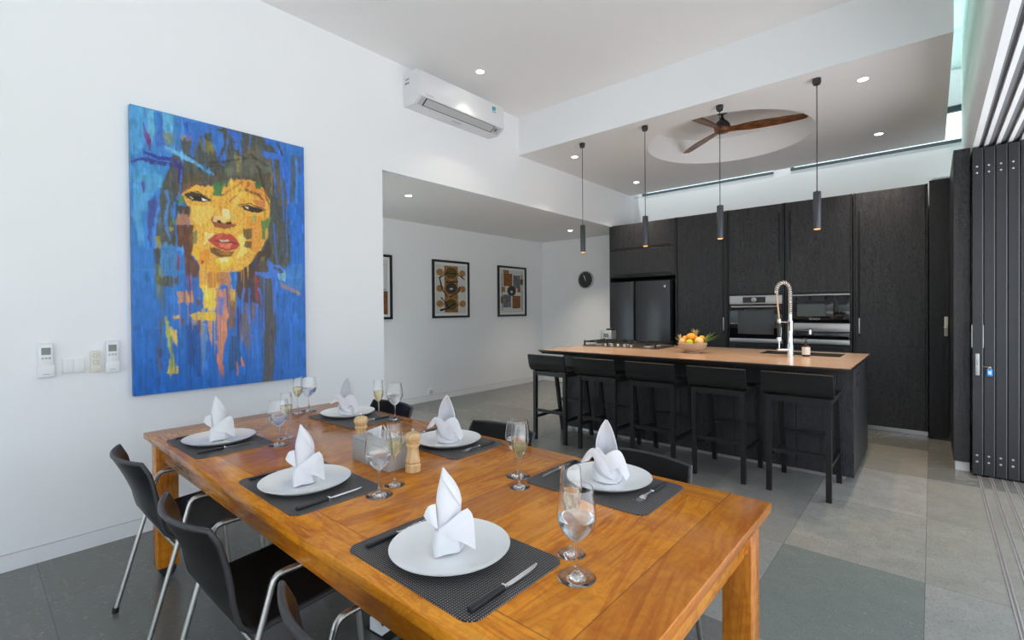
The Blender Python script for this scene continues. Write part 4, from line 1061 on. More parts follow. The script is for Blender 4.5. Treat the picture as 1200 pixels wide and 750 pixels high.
def paint_grid(name, C, verts, NU, NV, mat, parent, skirt=None):
    vs = list(verts); fs = [(j*NU+i, (j+1)*NU+i, (j+1)*NU+i+1, j*NU+i+1) for j in range(NV-1) for i in range(NU-1)]
    cols = list(C.reshape(-1, 3))
    if skirt is not None:
        bd = [i for i in range(NU)]+[j*NU+NU-1 for j in range(1, NV)]+[(NV-1)*NU+i for i in range(NU-2, -1, -1)]+[j*NU for j in range(NV-2, 0, -1)]
        o = len(vs)
        for b in bd: vs.append((skirt, vs[b][1], vs[b][2])); cols.append(cols[b]*.75)
        n = len(bd)
        for k in range(n): fs.append((bd[k], bd[(k+1) % n], o+(k+1) % n, o+k))
        fs.append(tuple(range(o, o+n)))
    me = bpy.data.meshes.new(name); me.from_pydata(vs, [], fs); me.update()
    at = me.color_attributes.new('paint', 'FLOAT_COLOR', 'POINT')
    A = np.ones((len(vs), 4), np.float32); A[:, :3] = np.array(cols); at.data.foreach_set('color', A.ravel())
    me.materials.append(mat)
    o = bpy.data.objects.new(name, me); COL.objects.link(o); o.parent = parent
    return o
framed(3.14, 3.89, 'black framed print half hidden behind the wall edge', 1)
framed(4.603, 5.353, 'black framed print with three dark discs on a brown strip', 2)
framed(6.035, 6.79, 'black framed print of brown and grey squares round a dark disc', 3)

ck = thing('clock', 'round charcoal wall clock with white rim on alcove end wall', 'clock', (-4.626, 7.3, 1.867))
RX = Matrix.Rotation(PI/2, 4, 'X')
MB().lathe([(0, 0), (.158, 0), (.160, .012), (.158, .034), (.150, .038), (.143, .034), (.140, .022), (0, .022)], 48).xform(RX).build('rim', M['rim_silver'], ck)
MB().lathe([(0, .0225), (.140, .0225), (.140, .0245), (0, .0245)], 48).xform(RX).build('clock_face', M['clock_face'], ck)
MB().box(-.004, .004, -.028, -.026, -.02, .075).xform(Matrix.Rotation(-.28, 4, 'Y')).build('hour_hand', M['trim'], ck, 0)
MB().box(-.003, .003, -.030, -.028, -.02, .105).xform(Matrix.Rotation(-.42, 4, 'Y')).build('minute_hand', M['trim'], ck, 0)
m = MB()
for k in range(12): m.add(*(lambda q: (q.v, q.f))(MB().box(-.0025, .0025, -.0262, -.0245, .118, .132).xform(Matrix.Rotation(2*PI*k/12, 4, 'Y'))))
m.build('hour_marks', M['plastic_grey'], ck, 0)

wo = thing('power_outlet', 'white power socket low on the alcove wall above the skirting', 'outlet', (-5.61, 4.56, .135))
MB().box(.0, .012, -.045, .045, -.045, .045, .003).build('plate', M['plastic_white'], wo)
MB().box(.0118, .0135, -.02, .02, -.02, .0).box(.0118, .0135, -.02, .02, .01, .025).build('socket_holes', M['plastic_grey'], wo, 0)

AC0, AC1 = 2.675, 3.785
ac = thing('air_conditioner', 'white split air conditioner high on the wall by the ceiling', 'air conditioner', (XW, (AC0+AC1)/2, 3.20)); hw = (AC1-AC0)/2
pf = [(.0, .012), (0, .30), (.19, .302), (.222, .292), (.236, .268), (.243, .10), (.243, .062), (.234, .050), (.176, .010), (.150, .0), (.05, .004)]
MB().prism(pf, 'y', -hw, hw).build('body', M['ac_white'], ac, 30)
def slab(a, b, out, th, y0, y1):
    d = Vector((b[0]-a[0], 0, b[1]-a[1])).normalized(); n = Vector((d.z, 0, -d.x))
    if n.z > 0: n = -n
    q = [(a[0]+n.x*o, a[1]+n.z*o) for o in (out,)]+[(b[0]+n.x*out, b[1]+n.z*out), (b[0]+n.x*(out-th), b[1]+n.z*(out-th)), (a[0]+n.x*(out-th), a[1]+n.z*(out-th))]
    return MB().prism(q, 'y', y0, y1)
A_, B_ = (.238, .053), (.168, .006)
lab(slab(A_, B_, .0022, .004, -hw+.03, hw-.03).build('louver_housing', M['ac_grey'], ac, 0), 'grey outlet housing')
slab((.2372, .0530), (.1690, .0062), .0034, .003, -hw+.080, hw-.130).build('louver_gap', M['black_void'], ac, 0)
lab(slab((.2335, .0500), (.1745, .0105), .0058, .004, -hw+.092, hw-.142).build('louver', M['ac_grey'], ac, 0), 'light grey louver flap')
slab((.222, .042), (.190, .021), .003, .002, hw-.115, hw-.075).build('sensor_window', M['print_ink'], ac, 0)
MB().box(.2395, .2445, hw-.175, hw-.135, .205, .240).build('mark', M['logo_blue'], ac, 0)
MB().box(.2395, .2447, hw-.165, hw-.125, .222, .246).build('mark', M['logo_green'], ac, 0)
MB().box(.240, .2440, hw-.175, hw-.125, .186, .196).build('mark_text', M['plastic_grey'], ac, 0)
text_mesh('logo', 'DAIKIN', .028, M['plastic_grey'], ac, Matrix.Translation((.2435, -hw+.115, .078)) @ Matrix(((0, 0, 1, 0), (1, 0, 0, 0), (0, 1, 0, 0), (0, 0, 0, 1))))
stk = lab(MB().box(.030, .105, -hw-.0008, -hw+.0005, .19, .262).build('sticker', M['label_white'], ac, 0), 'white rating sticker')
MB().box(.036, .062, -hw-.0014, -hw-.0006, .198, .218).box(.070, .092, -hw-.0014, -hw-.0006, .198, .214).box(.04, .095, -hw-.0014, -hw-.0006, .236, .246).build('sticker_print', M['print_ink'], stk, 0)
MB().box(.10, .125, -.06, .06, -.0012, .002).build('badge', M['ac_grey'], ac, 0)

def remote(loc, label):
    r = thing('mounted_remote_control', label, 'remote control', loc, group='white remote controls in wall holders')
    MB().box(.006, .028, -.029, .029, -.085, .092, .006).build('body', M['plastic_white'], r)
    MB().box(.0, .034, -.0335, .0335, -.092, -.028, .004).build('wall_holder', M['plastic_white'], r)
    lab(MB().box(.0275, .0290, -.0185, .0185, .032, .070).build('screen', M['lcd'], r, 0), 'grey display')
    m = MB()
    for yy in (-.014, 0, .014): m.box(.0275, .0300, yy-.005, yy+.005, .008, .018, .001, 1)
    m.build('buttons', M['plastic_grey'], r)
    MB().box(.0335, .0345, -.012, .012, -.075, -.071).build('imprint', M['plastic_grey'], r, 0)
    return r
remote((XW, .294, 1.092), 'white remote control in wall holder, farthest from the painting')
remote((XW, .575, 1.092), 'white remote control in wall holder next to the painting')
sw = thing('light_switch', 'wide white double light switch between the wall remotes', 'light switch', (XW, .407, 1.052))
MB().box(0, .010, -.047, .047, -.042, .042, .003).build('plate', M['plastic_white'], sw)
for s_ in (-1, 1): MB().box(.009, .0135, s_*.023-.0215, s_*.023+.0215, -.036, .036, .002).build('rocker', M['plastic_white'], sw)
fm = thing('mounted_fan_control', 'small cream fan control in cradle between switch and remote', 'remote control', (XW, .499, 1.068))
MB().box(.006, .022, -.021, .021, -.052, .062, .004).build('body', M['plastic_cream'], fm)
MB().box(0, .027, -.0245, .0245, -.060, -.022, .003).build('wall_cradle', M['plastic_cream'], fm)
m = MB()
for zc_ in (.036, -.002):
    for k in range(6): m.lathe([(0, 0), (.0035, 0), (.0035, .0015), (0, .0015)], 8, (0, 0, 0)) if False else m.box(.0215, .0232, .011*math.cos(k*PI/3)-.003, .011*math.cos(k*PI/3)+.003, zc_+.011*math.sin(k*PI/3)-.003, zc_+.011*math.sin(k*PI/3)+.003)
m.build('buttons', M['plastic_grey'], fm, 0)

# ------------------------------------------------------------------ the large canvas
def painting():
    y0, y1, z0, z1, D = .668, 1.723, .846, 2.597, .042
    p = thing('canvas_picture', "large blue canvas painting of a woman's face on the white wall", 'painting', (XW, (y0+y1)/2, z0))
    NU, NV = 260, 440
    u, v = np.meshgrid(np.linspace(0, 1, NU*2), np.linspace(0, 1, NV*2))
    # the sketch below is laid out on a trapezoid; map canvas (u, v) into sketch coordinates
    src = [(0, 0), (1, 0), (1, 1), (0, 1)]; dst = [(151, 123.6), (353.5, 173.75), (355, 441), (153.7, 464.6)]
    A, b = [], []
    for (x, y), (X, Y) in zip(src, dst): A += [[x, y, 1, 0, 0, 0, -X*x, -X*y], [0, 0, 0, x, y, 1, -Y*x, -Y*y]]; b += [X, Y]
    h = np.linalg.solve(np.array(A, float), np.array(b, float)); w = h[6]*u+h[7]*v+1
    X = (h[0]*u+h[1]*v+h[2])/w; Y = (h[3]*u+h[4]*v+h[5])/w
    nA = vnoise(X/3, Y/7, 11)-.5; nB = vnoise(X/2.2, Y/5, 12)-.5; nF = vnoise(X/1.1, Y/1.6, 13); st1 = vnoise(X/1.3, Y/45, 14); st2 = vnoise(X/4, Y/60, 15); cl = vnoise(X/9, Y/14, 16)
    def L(c): return np.array([((q/255)/12.92 if q/255 <= .04045 else ((q/255+.055)/1.055)**2.4) for q in c])*np.array([1.12, 1.08, .98])
    C = np.zeros(X.shape+(3,))
    gx = np.clip((X-151)/203, 0, 1)[..., None]; gy = np.clip((Y-130)/320, 0, 1)[..., None]**.8
    C[:] = (L((78, 150, 214))*(1-gx)+L((48, 110, 208))*gx)*(1-gy)+(L((18, 100, 196))*(1-gx)+L((44, 112, 205))*gx)*gy
    C *= (1+.30*(st1-.5)+.25*(cl-.5))[..., None]
    K = {'a': (145, 115, 7.5), 'b': (250, 140, 7.5), 'c': (190, 205, 6.25), 'd': (145, 205, 6.25), 'e': (145, 310, 4.69), 'f': (240, 300, 4.69), 'p': (0, 0, 1)}
    def S(k, pts, col, al=1.0, rough=1.5, streak=0.0, var=.25, soft=0):
        ox, oy, s = K[k]; P = [(ox+x/s, oy+y/s) for x, y in pts]
        px, py = X+rough*1.25*nA, Y+rough*1.7*nB; var = var*.6
        ins = np.zeros(X.shape, bool); n = len(P)
        for i in range(n):
            (xa, ya), (xb, yb) = P[i], P[(i+1) % n]
            if ya == yb: continue
            c = ((ya > py) != (yb > py)) & (px < (xb-xa)*(py-ya)/(yb-ya)+xa); ins ^= c
        a = ins*al*1.0
        if streak: a = a*np.clip(1-streak+streak*2*(st1*.6+st2*.6-.1), 0, 1)
        col = L(col)*(1+var*(nF-.5)*1.6+var*(st1-.5))[..., None]
        C[:] = C*(1-a[..., None])+col*a[..., None]
    def T(k, pts, wd, col, al=1.0, rough=1.0, var=.2):
        """a brush line: width per point"""
        ox, oy, s = K[k]; P = [(ox+x/s, oy+y/s) for x, y in pts]; px, py = X+rough*1.1*nA, Y+rough*1.4*nB; mk = np.zeros(X.shape, bool)
        ws = wd if isinstance(wd, (list, tuple)) else [wd]*len(P)
        for i in range(len(P)-1):
            (xa, ya), (xb, yb) = P[i], P[i+1]; dx, dy = xb-xa, yb-ya; q = dx*dx+dy*dy+1e-9
            t = np.clip(((px-xa)*dx+(py-ya)*dy)/q, 0, 1); mk |= np.hypot(px-xa-t*dx, py-ya-t*dy) < (ws[i]*(1-t)+ws[i+1]*t)/2
        a = (mk*al)[..., None]; cc = L(col)*(1+var*(nF-.5)*1.6)[..., None]; C[:] = C*(1-a)+cc*a
    HAIR = (82, 84, 72)
    # pale sky-blue washes at the top left
    S('a', [(45, 70), (180, 110), (180, 300), (140, 480), (60, 520), (40, 300)], (84, 158, 218), .8, 2, .4)
    S('a', [(195, 120), (265, 130), (260, 330), (230, 440), (200, 300)], (108, 182, 226), .9)
    S('a', [(330, 150), (440, 170), (430, 330), (350, 320), (325, 260)], (98, 178, 224), .9)
    S('a', [(40, 560), (330, 560), (330, 750), (45, 750)], (72, 148, 212), .8, 2, .4)
    S('d', [(60, 0), (270, 0), (265, 90), (180, 180), (120, 300), (150, 520), (100, 520), (60, 300)], (86, 160, 214), .8, 2, .5)
    # hair
    S('p', [(206, 168), (222, 158), (240, 157), (256, 152), (285, 154), (308, 163), (322, 180), (331, 215), (336, 262), (338, 300), (330, 326), (312, 330), (300, 300), (312, 262), (306, 218), (285, 203), (258, 206), (232, 214), (208, 222), (200, 245), (203, 275), (208, 335), (180, 335), (181, 270), (187, 225), (197, 195)], HAIR, .97, 3, .15, .5)
    S('p', [(230, 165), (250, 168), (252, 178), (236, 180)], (128, 122, 62), .8, 2); S('p', [(288, 170), (300, 172), (300, 200), (290, 200)], (104, 92, 66), .7, 2, .4)
    S('a', [(240, 330), (430, 320), (460, 360), (430, 420), (360, 430), (350, 370)], (128, 140, 104), .8, 2); S('a', [(480, 330), (600, 340), (600, 400), (500, 380)], (170, 140, 110), .6, 2, .4)
    S('b', [(165, 325), (225, 350), (225, 470), (190, 470)], (168, 160, 84), .9, 1.5, .4); S('b', [(95, 410), (135, 415), (130, 490), (90, 490)], (96, 138, 78), .8); S('b', [(285, 240), (320, 250), (310, 370), (285, 370)], (122, 100, 62), .7, 2, .4)
    S('b', [(300, 400), (470, 390), (500, 470), (380, 520), (300, 490)], (108, 112, 104), .7, 3)
    S('b', [(360, 540), (490, 470), (510, 500), (500, 640), (470, 750), (430, 740), (410, 640)], (142, 120, 88), .9, 2, .3)
    S('b', [(520, 440), (560, 430), (600, 560), (620, 750), (560, 750), (540, 600)], (104, 100, 84), .9, 2)
    S('c', [(90, -10), (780, -10), (785, 200), (730, 130), (640, 60), (540, 60), (420, 100), (330, 110), (200, 90), (120, 150), (80, 160)], (92, 86, 70), .97, 2, .1, .5)
    S('p', [(262, 186), (300, 176), (322, 190), (312, 204), (290, 206), (262, 208)], (104, 104, 94), .6, 3, .2, .5)
    # face
    S('c', [(120, 130), (200, 75), (330, 95), (420, 85), (540, 40), (640, 40), (730, 110), (770, 190), (772, 330), (745, 480), (700, 570), (640, 650), (560, 705), (420, 720), (330, 700), (255, 655), (205, 590), (200, 480), (185, 300), (165, 200)], (232, 176, 72), 1, 1.5, 0, .55)
    S('c', [(540, 50), (640, 45), (740, 130), (768, 200), (700, 190), (600, 120)], (222, 146, 68), .8, 2)
    S('c', [(200, 230), (330, 230), (380, 260), (340, 330), (260, 380), (200, 330)], (240, 198, 98), .9, 2, 0, .4); S('c', [(215, 100), (330, 85), (360, 130), (230, 120)], (238, 178, 84), .9, 2)
    S('c', [(600, 300), (760, 320), (740, 470), (690, 560), (640, 560), (600, 420)], (222, 150, 62), .85, 2, .3); S('c', [(430, 250), (480, 260), (480, 330), (420, 330)], (246, 226, 168), .9, 1.5)
    S('c', [(300, 430), (380, 440), (330, 490), (290, 520)], (244, 214, 140), .9, 2); S('c', [(540, 440), (600, 430), (600, 570), (530, 620), (550, 520)], (244, 216, 120), .9, 2, .3)
    S('c', [(260, 560), (330, 540), (330, 690), (260, 650)], (228, 150, 44), .9, 2, .3); S('c', [(390, 610), (500, 600), (520, 650), (420, 690), (370, 640)], (248, 206, 66), .9, 2); S('c', [(395, 615), (470, 610), (470, 640), (410, 645)], (244, 226, 190), .8, 1.5)
    S('c', [(205, 520), (260, 540), (260, 620), (215, 590)], (240, 186, 34), .9, 2); S('c', [(525, 130), (560, 150), (540, 230), (500, 250)], (240, 200, 110), .7, 2)
    # brow strands and fringe
    for a, b_, wd in (((110, 140), (250, 60), 2.0), ((420, 160), (600, 40), 2.2), ((480, 200), (640, 60), 1.6), ((430, 110), (540, 40), 1.4), ((150, 80), (330, 60), 3)): T('c', [a, b_], [wd, .6], (150, 96, 64), .85)
    S('c', [(110, 120), (230, 60), (250, 75), (170, 120), (125, 150)], (112, 84, 66), .9)
    # eyes
    S('c', [(150, 150), (200, 130), (280, 150), (350, 200), (280, 205), (200, 195)], (70, 56, 44), 1, .8); S('c', [(205, 165), (270, 160), (330, 198), (270, 200), (215, 190)], (44, 38, 34), 1, .5)
    S('c', [(275, 175), (325, 195), (285, 198)], (236, 228, 214), 1, .5); T('c', [(195, 165), (215, 180)], .7, (230, 226, 214)); T('c', [(150, 160), (240, 128), (345, 190)], 1.3, (78, 62, 50), .9)
    S('c', [(555, 235), (610, 225), (690, 245), (735, 268), (680, 285), (600, 265)], (66, 50, 42), 1, .8); S('c', [(585, 238), (620, 240), (615, 258)], (226, 210, 190), 1, .4); T('c', [(540, 225), (630, 215), (740, 262)], 1.3, (78, 54, 44), .9)
    T('c', [(530, 130), (600, 115), (690, 150), (735, 200)], [1.2, 3, 2.4, .8], (110, 82, 60), .95); S('c', [(640, 190), (735, 200), (745, 250), (690, 240)], (206, 120, 84), .8, 1.2)
    # nose
    S('c', [(345, 330), (370, 300), (400, 340), (470, 350), (525, 350), (530, 380), (450, 400), (370, 385)], (150, 84, 48), .95, 1); S('c', [(385, 310), (430, 300), (470, 330), (440, 355), (390, 345)], (244, 206, 132), .95, 1)
    S('c', [(365, 305), (395, 310), (390, 350), (360, 345)], (236, 196, 140), .9, .8); S('c', [(385, 340), (410, 335), (425, 360), (395, 355)], (52, 32, 26), 1, .4); S('c', [(455, 355), (490, 345), (490, 365), (465, 370)], (52, 32, 26), 1, .4); S('c', [(500, 330), (525, 340), (520, 365), (495, 360)], (228, 170, 92), .9, .8)
    T('c', [(400, 210), (420, 260), (425, 300)], 2.0, (214, 140, 60), .6); S('c', [(485, 290), (515, 300), (510, 335), (490, 325)], (150, 190, 110), .7, 1)
    # mouth
    S('c', [(320, 480), (380, 435), (430, 430), (460, 440), (490, 435), (530, 475), (552, 515), (530, 545), (460, 562), (390, 540), (350, 510)], (190, 76, 58), 1, .6); S('c', [(340, 485), (440, 480), (530, 500), (540, 512), (440, 498)], (120, 44, 36), 1, .5)
    S('c', [(395, 480), (465, 478), (480, 490), (420, 494)], (214, 196, 176), .9, .5); S('c', [(400, 505), (500, 505), (480, 545), (410, 535)], (226, 128, 96), .9, .8); S('c', [(390, 440), (430, 436), (420, 465), (380, 470)], (212, 104, 78), .8, .8)
    S('c', [(335, 530), (390, 545), (450, 565), (515, 560), (480, 605), (380, 600), (340, 570)], (98, 66, 36), .9, 1.2, .2); S('c', [(375, 560), (500, 575), (470, 600)], (196, 130, 44), .6, 1.5, .4)
    # coloured blocks
    S('c', [(370, 60), (475, 50), (475, 90), (430, 100), (420, 160), (360, 160), (360, 100)], (66, 122, 74), .95, .8); S('c', [(660, 65), (710, 65), (708, 105), (670, 105)], (60, 118, 70), .95, .8); S('c', [(100, 160), (150, 165), (160, 210), (110, 225)], (86, 140, 72), .9, 1)
    S('c', [(705, 345), (770, 320), (770, 375), (745, 400), (740, 475), (712, 470), (710, 400)], (74, 132, 70), .9, 1); S('c', [(650, 295), (670, 295), (668, 345), (650, 340)], (120, 174, 96), .8, .8); S('c', [(215, 420), (245, 415), (240, 510), (215, 500)], (118, 132, 86), .85, 1)
    S('c', [(575, 395), (640, 400), (640, 470), (600, 480), (580, 450)], (104, 86, 46), .9, .8); S('c', [(590, 490), (640, 490), (635, 540), (580, 530)], (98, 72, 40), .85, .8)
    S('c', [(90, 230), (190, 235), (190, 300), (100, 290)], (76, 66, 46), .95, 1); S('c', [(100, 300), (190, 290), (180, 370), (95, 375)], (178, 122, 72), .9, 1.5); S('c', [(95, 375), (215, 370), (215, 520), (200, 600), (255, 660), (255, 750), (160, 750), (150, 560), (100, 520)], (102, 66, 46), 1, 1.2, .25, .5)
    S('c', [(640, 640), (680, 560), (720, 560), (760, 480), (790, 560), (740, 660), (700, 750), (540, 750), (560, 705)], (74, 58, 44), .95, 1.5, .2)
    S('c', [(272, 630), (290, 625), (290, 700), (275, 695)], (166, 50, 46), .9, .8); S('c', [(95, 600), (115, 600), (118, 700), (98, 690)], (150, 44, 40), .8, 1); S('c', [(690, 650), (705, 650), (705, 720), (690, 710)], (168, 48, 40), .9, .8)
    S('c', [(700, 600), (735, 590), (730, 660), (705, 660)], (128, 120, 60), .7, 1.5)
    # blue drips over hair
    S('a', [(300, 150), (330, 180), (335, 340), (360, 430), (280, 440), (270, 350), (300, 260)], (66, 108, 196), .95, 1.2); S('a', [(255, 140), (300, 150), (295, 260), (265, 240)], (52, 128, 206), .9, 1.2); S('a', [(425, 170), (490, 185), (500, 480), (460, 480), (430, 400)], (64, 122, 196), .85, 1.5, .3)
    S('a', [(505, 185), (560, 220), (570, 370), (545, 370), (520, 260)], (58, 102, 200), .95, 1.2); S('a', [(560, 220), (820, 260), (810, 300), (660, 330), (640, 430), (610, 430), (600, 540), (560, 500), (590, 380)], (62, 116, 206), .92, 1.5, .2); S('a', [(760, 290), (860, 310), (870, 380), (830, 510), (800, 520), (770, 400)], (66, 126, 214), .9, 1.5, .3)
    S('b', [(100, 95), (190, 120), (205, 190), (180, 210), (130, 140)], (62, 112, 212), .95, 1); S('b', [(50, 320), (95, 320), (95, 415), (45, 405)], (62, 112, 206), .9, 1); S('b', [(160, 215), (210, 225), (205, 280), (165, 270)], (62, 112, 206), .85, 1); S('b', [(215, 120), (245, 130), (240, 200), (215, 170)], (62, 120, 210), .85, 1)
    S('b', [(420, 285), (560, 310), (600, 350), (560, 360), (440, 345), (415, 320)], (66, 118, 222), .95, 1); S('b', [(445, 180), (475, 190), (470, 240), (445, 235)], (66, 118, 216), .9, .8); T('b', [(490, 190), (540, 250), (590, 350), (600, 540)], [3, 3, 3, 2], (66, 116, 218), .95); T('b', [(545, 210), (590, 320)], 2, (80, 70, 62), .9)
    S('b', [(560, 200), (780, 260), (780, 400), (740, 330), (660, 320), (620, 330)], (60, 122, 206), .9, 1.5); T('b', [(620, 400), (650, 500), (635, 740)], [4, 3, 3], (66, 116, 216), .95); T('b', [(705, 340), (715, 520), (710, 740)], [3, 3, 3], (74, 140, 216), .85); T('b', [(735, 330), (745, 480)], 2, (110, 84, 66), .8); S('b', [(660, 330), (715, 330), (700, 600), (680, 740), (650, 740), (670, 500)], (88, 98, 88), .8, 2, .4)
    for x0, y0_, x1, y1_, w_ in ((252, 158, 254, 190, 3), (266, 156, 263, 178, 2.4), (278, 160, 280, 186, 2), (292, 160, 290, 176, 2), (236, 156, 238, 184, 3), (226, 156, 222, 178, 3.4), (316, 182, 322, 232, 2.6), (326, 186, 330, 260, 2.4), (334, 190, 333, 300, 2.2), (212, 200, 205, 250, 2.2), (318, 262, 322, 318, 1.6)):
        T('p', [(x0, y0_), (x1, y1_)], [w_, w_*.5], (58, 114, 212), .92, 1.2)
    for x0, y0_, x1, y1_ in ((244, 192, 300, 186), (232, 200, 262, 192), (290, 182, 312, 196), (300, 196, 312, 240), (206, 236, 200, 300)): T('p', [(x0, y0_), (x1, y1_)], [3.2, 1.2], (58, 60, 50), .7, 1.5)
    # splashes at left
    T('a', [(340, 450), (470, 500), (600, 570), (700, 640), (770, 680)], [5, 6, 4, 3, 3], (80, 156, 224), .95); T('a', [(360, 440), (520, 530), (640, 600)], [2, 4, 2], (120, 186, 232), .9); T('a', [(180, 490), (300, 540), (420, 550), (500, 630)], [3, 5, 4, 3], (52, 58, 156), .95); T('a', [(60, 570), (160, 545), (260, 580), (380, 590), (480, 620)], [2, 4, 6, 4, 3], (60, 50, 140), .9); T('a', [(490, 560), (480, 660), (470, 750)], [2, 3, 1.6], (58, 48, 130), .95)
    T('a', [(165, 240), (175, 330), (215, 400), (225, 470)], [2, 3, 5, 2], (106, 58, 130), .9); S('a', [(190, 320), (235, 330), (230, 420), (200, 410)], (112, 54, 128), .8, 1.5); S('a', [(260, 440), (360, 440), (360, 520), (280, 530)], (74, 128, 214), .8, 2)
    S('d', [(120, 50), (150, 50), (140, 150), (125, 140)], (76, 70, 150), .9, 1.5); S('d', [(160, 190), (230, 180), (225, 320), (200, 420), (200, 550), (175, 540), (165, 330)], (70, 66, 142), .85, 2.2, .3, .4); S('d', [(215, 310), (265, 320), (255, 360), (215, 350)], (70, 136, 206), .9, 1.5); T('d', [(300, 130), (320, 200), (290, 330), (325, 480)], [4, 5, 4, 2], (76, 138, 210), .8, 2)
    S('d', [(215, 450), (260, 450), (260, 540), (220, 540)], (160, 150, 70), .8, 1.5); S('d', [(320, 385), (355, 395), (345, 420), (320, 415)], (170, 150, 60), .8, 1); S('d', [(345, 330), (375, 335), (370, 370), (345, 365)], (84, 134, 60), .8, 1); S('d', [(260, 515), (375, 520), (375, 750), (250, 750), (250, 640)], (62, 132, 202), .85, 2, .3); T('d', [(380, 548), (410, 550)], 4, (86, 146, 230), .95)
    S('d', [(205, 540), (250, 540), (250, 690), (215, 690)], (72, 72, 62), .8, 1.5, .3); T('d', [(60, 695), (260, 705), (430, 715)], [2, 4, 4], (60, 130, 206), .8)
    # lower half: hanging strips
    S('e', [(160, 0), (205, 0), (205, 100), (190, 210), (165, 150)], (110, 120, 70), .75, 2, .4); S('e', [(285, 150), (370, 145), (370, 210), (285, 210)], (214, 154, 84), .9, 1.5, .3); T('e', [(322, 150), (326, 200)], 2.2, (176, 50, 46)); T('e', [(350, 70), (354, 130)], 1.8, (160, 50, 50), .8)
    S('e', [(405, 0), (510, 0), (510, 130), (405, 130)], (236, 172, 48), .95, 1.5, .2, .4); S('e', [(415, 110), (490, 110), (490, 240), (430, 240)], (242, 206, 66), .95, 1.5, .2); S('e', [(430, 120), (480, 120), (470, 200), (440, 180)], (244, 228, 130), .8, 1.5); S('e', [(255, 285), (300, 280), (300, 300), (260, 298)], (214, 176, 50), .9, 1)
    S('e', [(345, 275), (400, 262), (490, 262), (490, 305), (370, 305)], (230, 190, 58), .97, 1.2, .1, .4); S('e', [(285, 295), (325, 295), (310, 335), (295, 330)], (104, 74, 56), .9, 1); S('e', [(385, 305), (415, 305), (408, 380), (388, 370)], (112, 74, 54), .9, 1, .2); S('e', [(380, 190), (412, 195), (410, 230), (385, 225)], (104, 76, 56), .85, 1)
    S('e', [(180, 300), (205, 300), (195, 420), (195, 590), (180, 600), (165, 520), (185, 400)], (92, 88, 84), .75, 1.5, .3); S('e', [(215, 285), (245, 350), (250, 470), (285, 580), (285, 597), (225, 597), (245, 500), (218, 380)], (170, 184, 74), .95, 1.3, .15, .4); S('e', [(245, 360), (282, 360), (280, 460), (255, 400)], (212, 184, 46), .9, 1.2); S('e', [(230, 560), (285, 560), (283, 596), (228, 596)], (214, 190, 44), .9, 1.2)
    S('e', [(330, 330), (400, 330), (410, 620), (385, 600), (360, 520), (335, 560)], (30, 74, 150), .75, 2, .4, .4); S('e', [(415, 330), (445, 330), (430, 560), (415, 620)], (120, 156, 190), .5, 1.5, .6); T('e', [(185, 590), (180, 700)], 1, (60, 80, 120), .7, .4); T('e', [(258, 600), (256, 690)], .8, (40, 84, 160), .7, .4); T('e', [(350, 560), (352, 690)], .8, (40, 80, 150), .6, .4)
    S('e', [(445, 310), (470, 310), (470, 440), (458, 400)], (222, 150, 70), .9, 1, .2)
    S('f', [(0, 95), (120, 90), (130, 150), (0, 180)], (196, 130, 56), .9, 1.5, .3, .4); S('f', [(0, 180), (45, 180), (45, 300), (0, 300)], (240, 204, 74), .95, 1.5, .2); S('f', [(0, 305), (45, 305), (45, 355), (0, 355)], (232, 190, 54), .95, 1)
    S('f', [(50, 190), (105, 180), (110, 420), (90, 520), (70, 620), (55, 470)], (216, 140, 84), .9, 1.4, .35, .4); S('f', [(60, 220), (95, 225), (80, 330), (60, 320)], (74, 116, 206), .85, 1); S('f', [(105, 180), (160, 180), (150, 400), (120, 380)], (128, 96, 60), .95, 1.4, .2); S('f', [(118, 180), (155, 180), (152, 250), (125, 240)], (226, 184, 60), .8, 1.2, .4)
    S('f', [(155, 90), (250, 60), (270, 60), (275, 250), (190, 260), (160, 200)], (80, 62, 48), .95, 1.5, .1); S('f', [(265, 40), (290, 60), (290, 280), (265, 270)], (92, 74, 60), .9, 1.2, .2); S('f', [(262, 120), (278, 120), (276, 250), (264, 230)], (170, 54, 44), .9, .8); S('f', [(290, 30), (360, 30), (380, 180), (370, 430), (355, 690), (300, 690), (310, 470), (290, 280)], (88, 84, 72), .93, 1.5, .15, .3)
    S('f', [(185, 270), (265, 260), (260, 420), (220, 520), (195, 470), (165, 460)], (120, 104, 96), .85, 1.6, .3); S('f', [(165, 290), (182, 290), (182, 470), (160, 470)], (58, 46, 92), .95, 1); S('f', [(130, 440), (180, 440), (180, 520), (185, 590), (110, 640), (120, 540)], (36, 86, 140), .85, 1.8, .2); S('f', [(185, 555), (205, 600), (185, 605)], (226, 130, 54), .95, .8); S('f', [(52, 530), (72, 560), (70, 625), (58, 620)], (228, 128, 56), .95, .8); S('f', [(75, 600), (90, 600), (86, 655), (76, 650)], (226, 130, 60), .95, .8); T('f', [(160, 580), (164, 650)], 1.4, (206, 130, 84), .9)
    for pts, wd in (([(205, 180), (190, 240), (190, 310)], 3), ([(232, 180), (225, 300), (245, 400), (225, 470)], 3), ([(285, 180), (310, 300), (310, 400), (300, 450)], 2.2), ([(270, 270), (262, 380), (250, 540)], 4)): T('f', pts, wd, (62, 118, 222), .95, 1)
    S('f', [(240, 380), (275, 290), (285, 380), (290, 560), (255, 560)], (52, 116, 210), .9, 1.5)
    T('f', [(270, 95), (330, 110), (360, 90), (420, 120)], [4, 7, 9, 5], (70, 124, 222), .97); T('f', [(340, 40), (365, 110), (370, 200), (365, 310)], [4, 8, 5, 2], (70, 122, 220), .97); T('f', [(330, 50), (400, 60), (440, 90)], [2, 3, 3], (78, 132, 226), .9); T('f', [(430, 70), (435, 200)], 4, (62, 120, 216), .9)
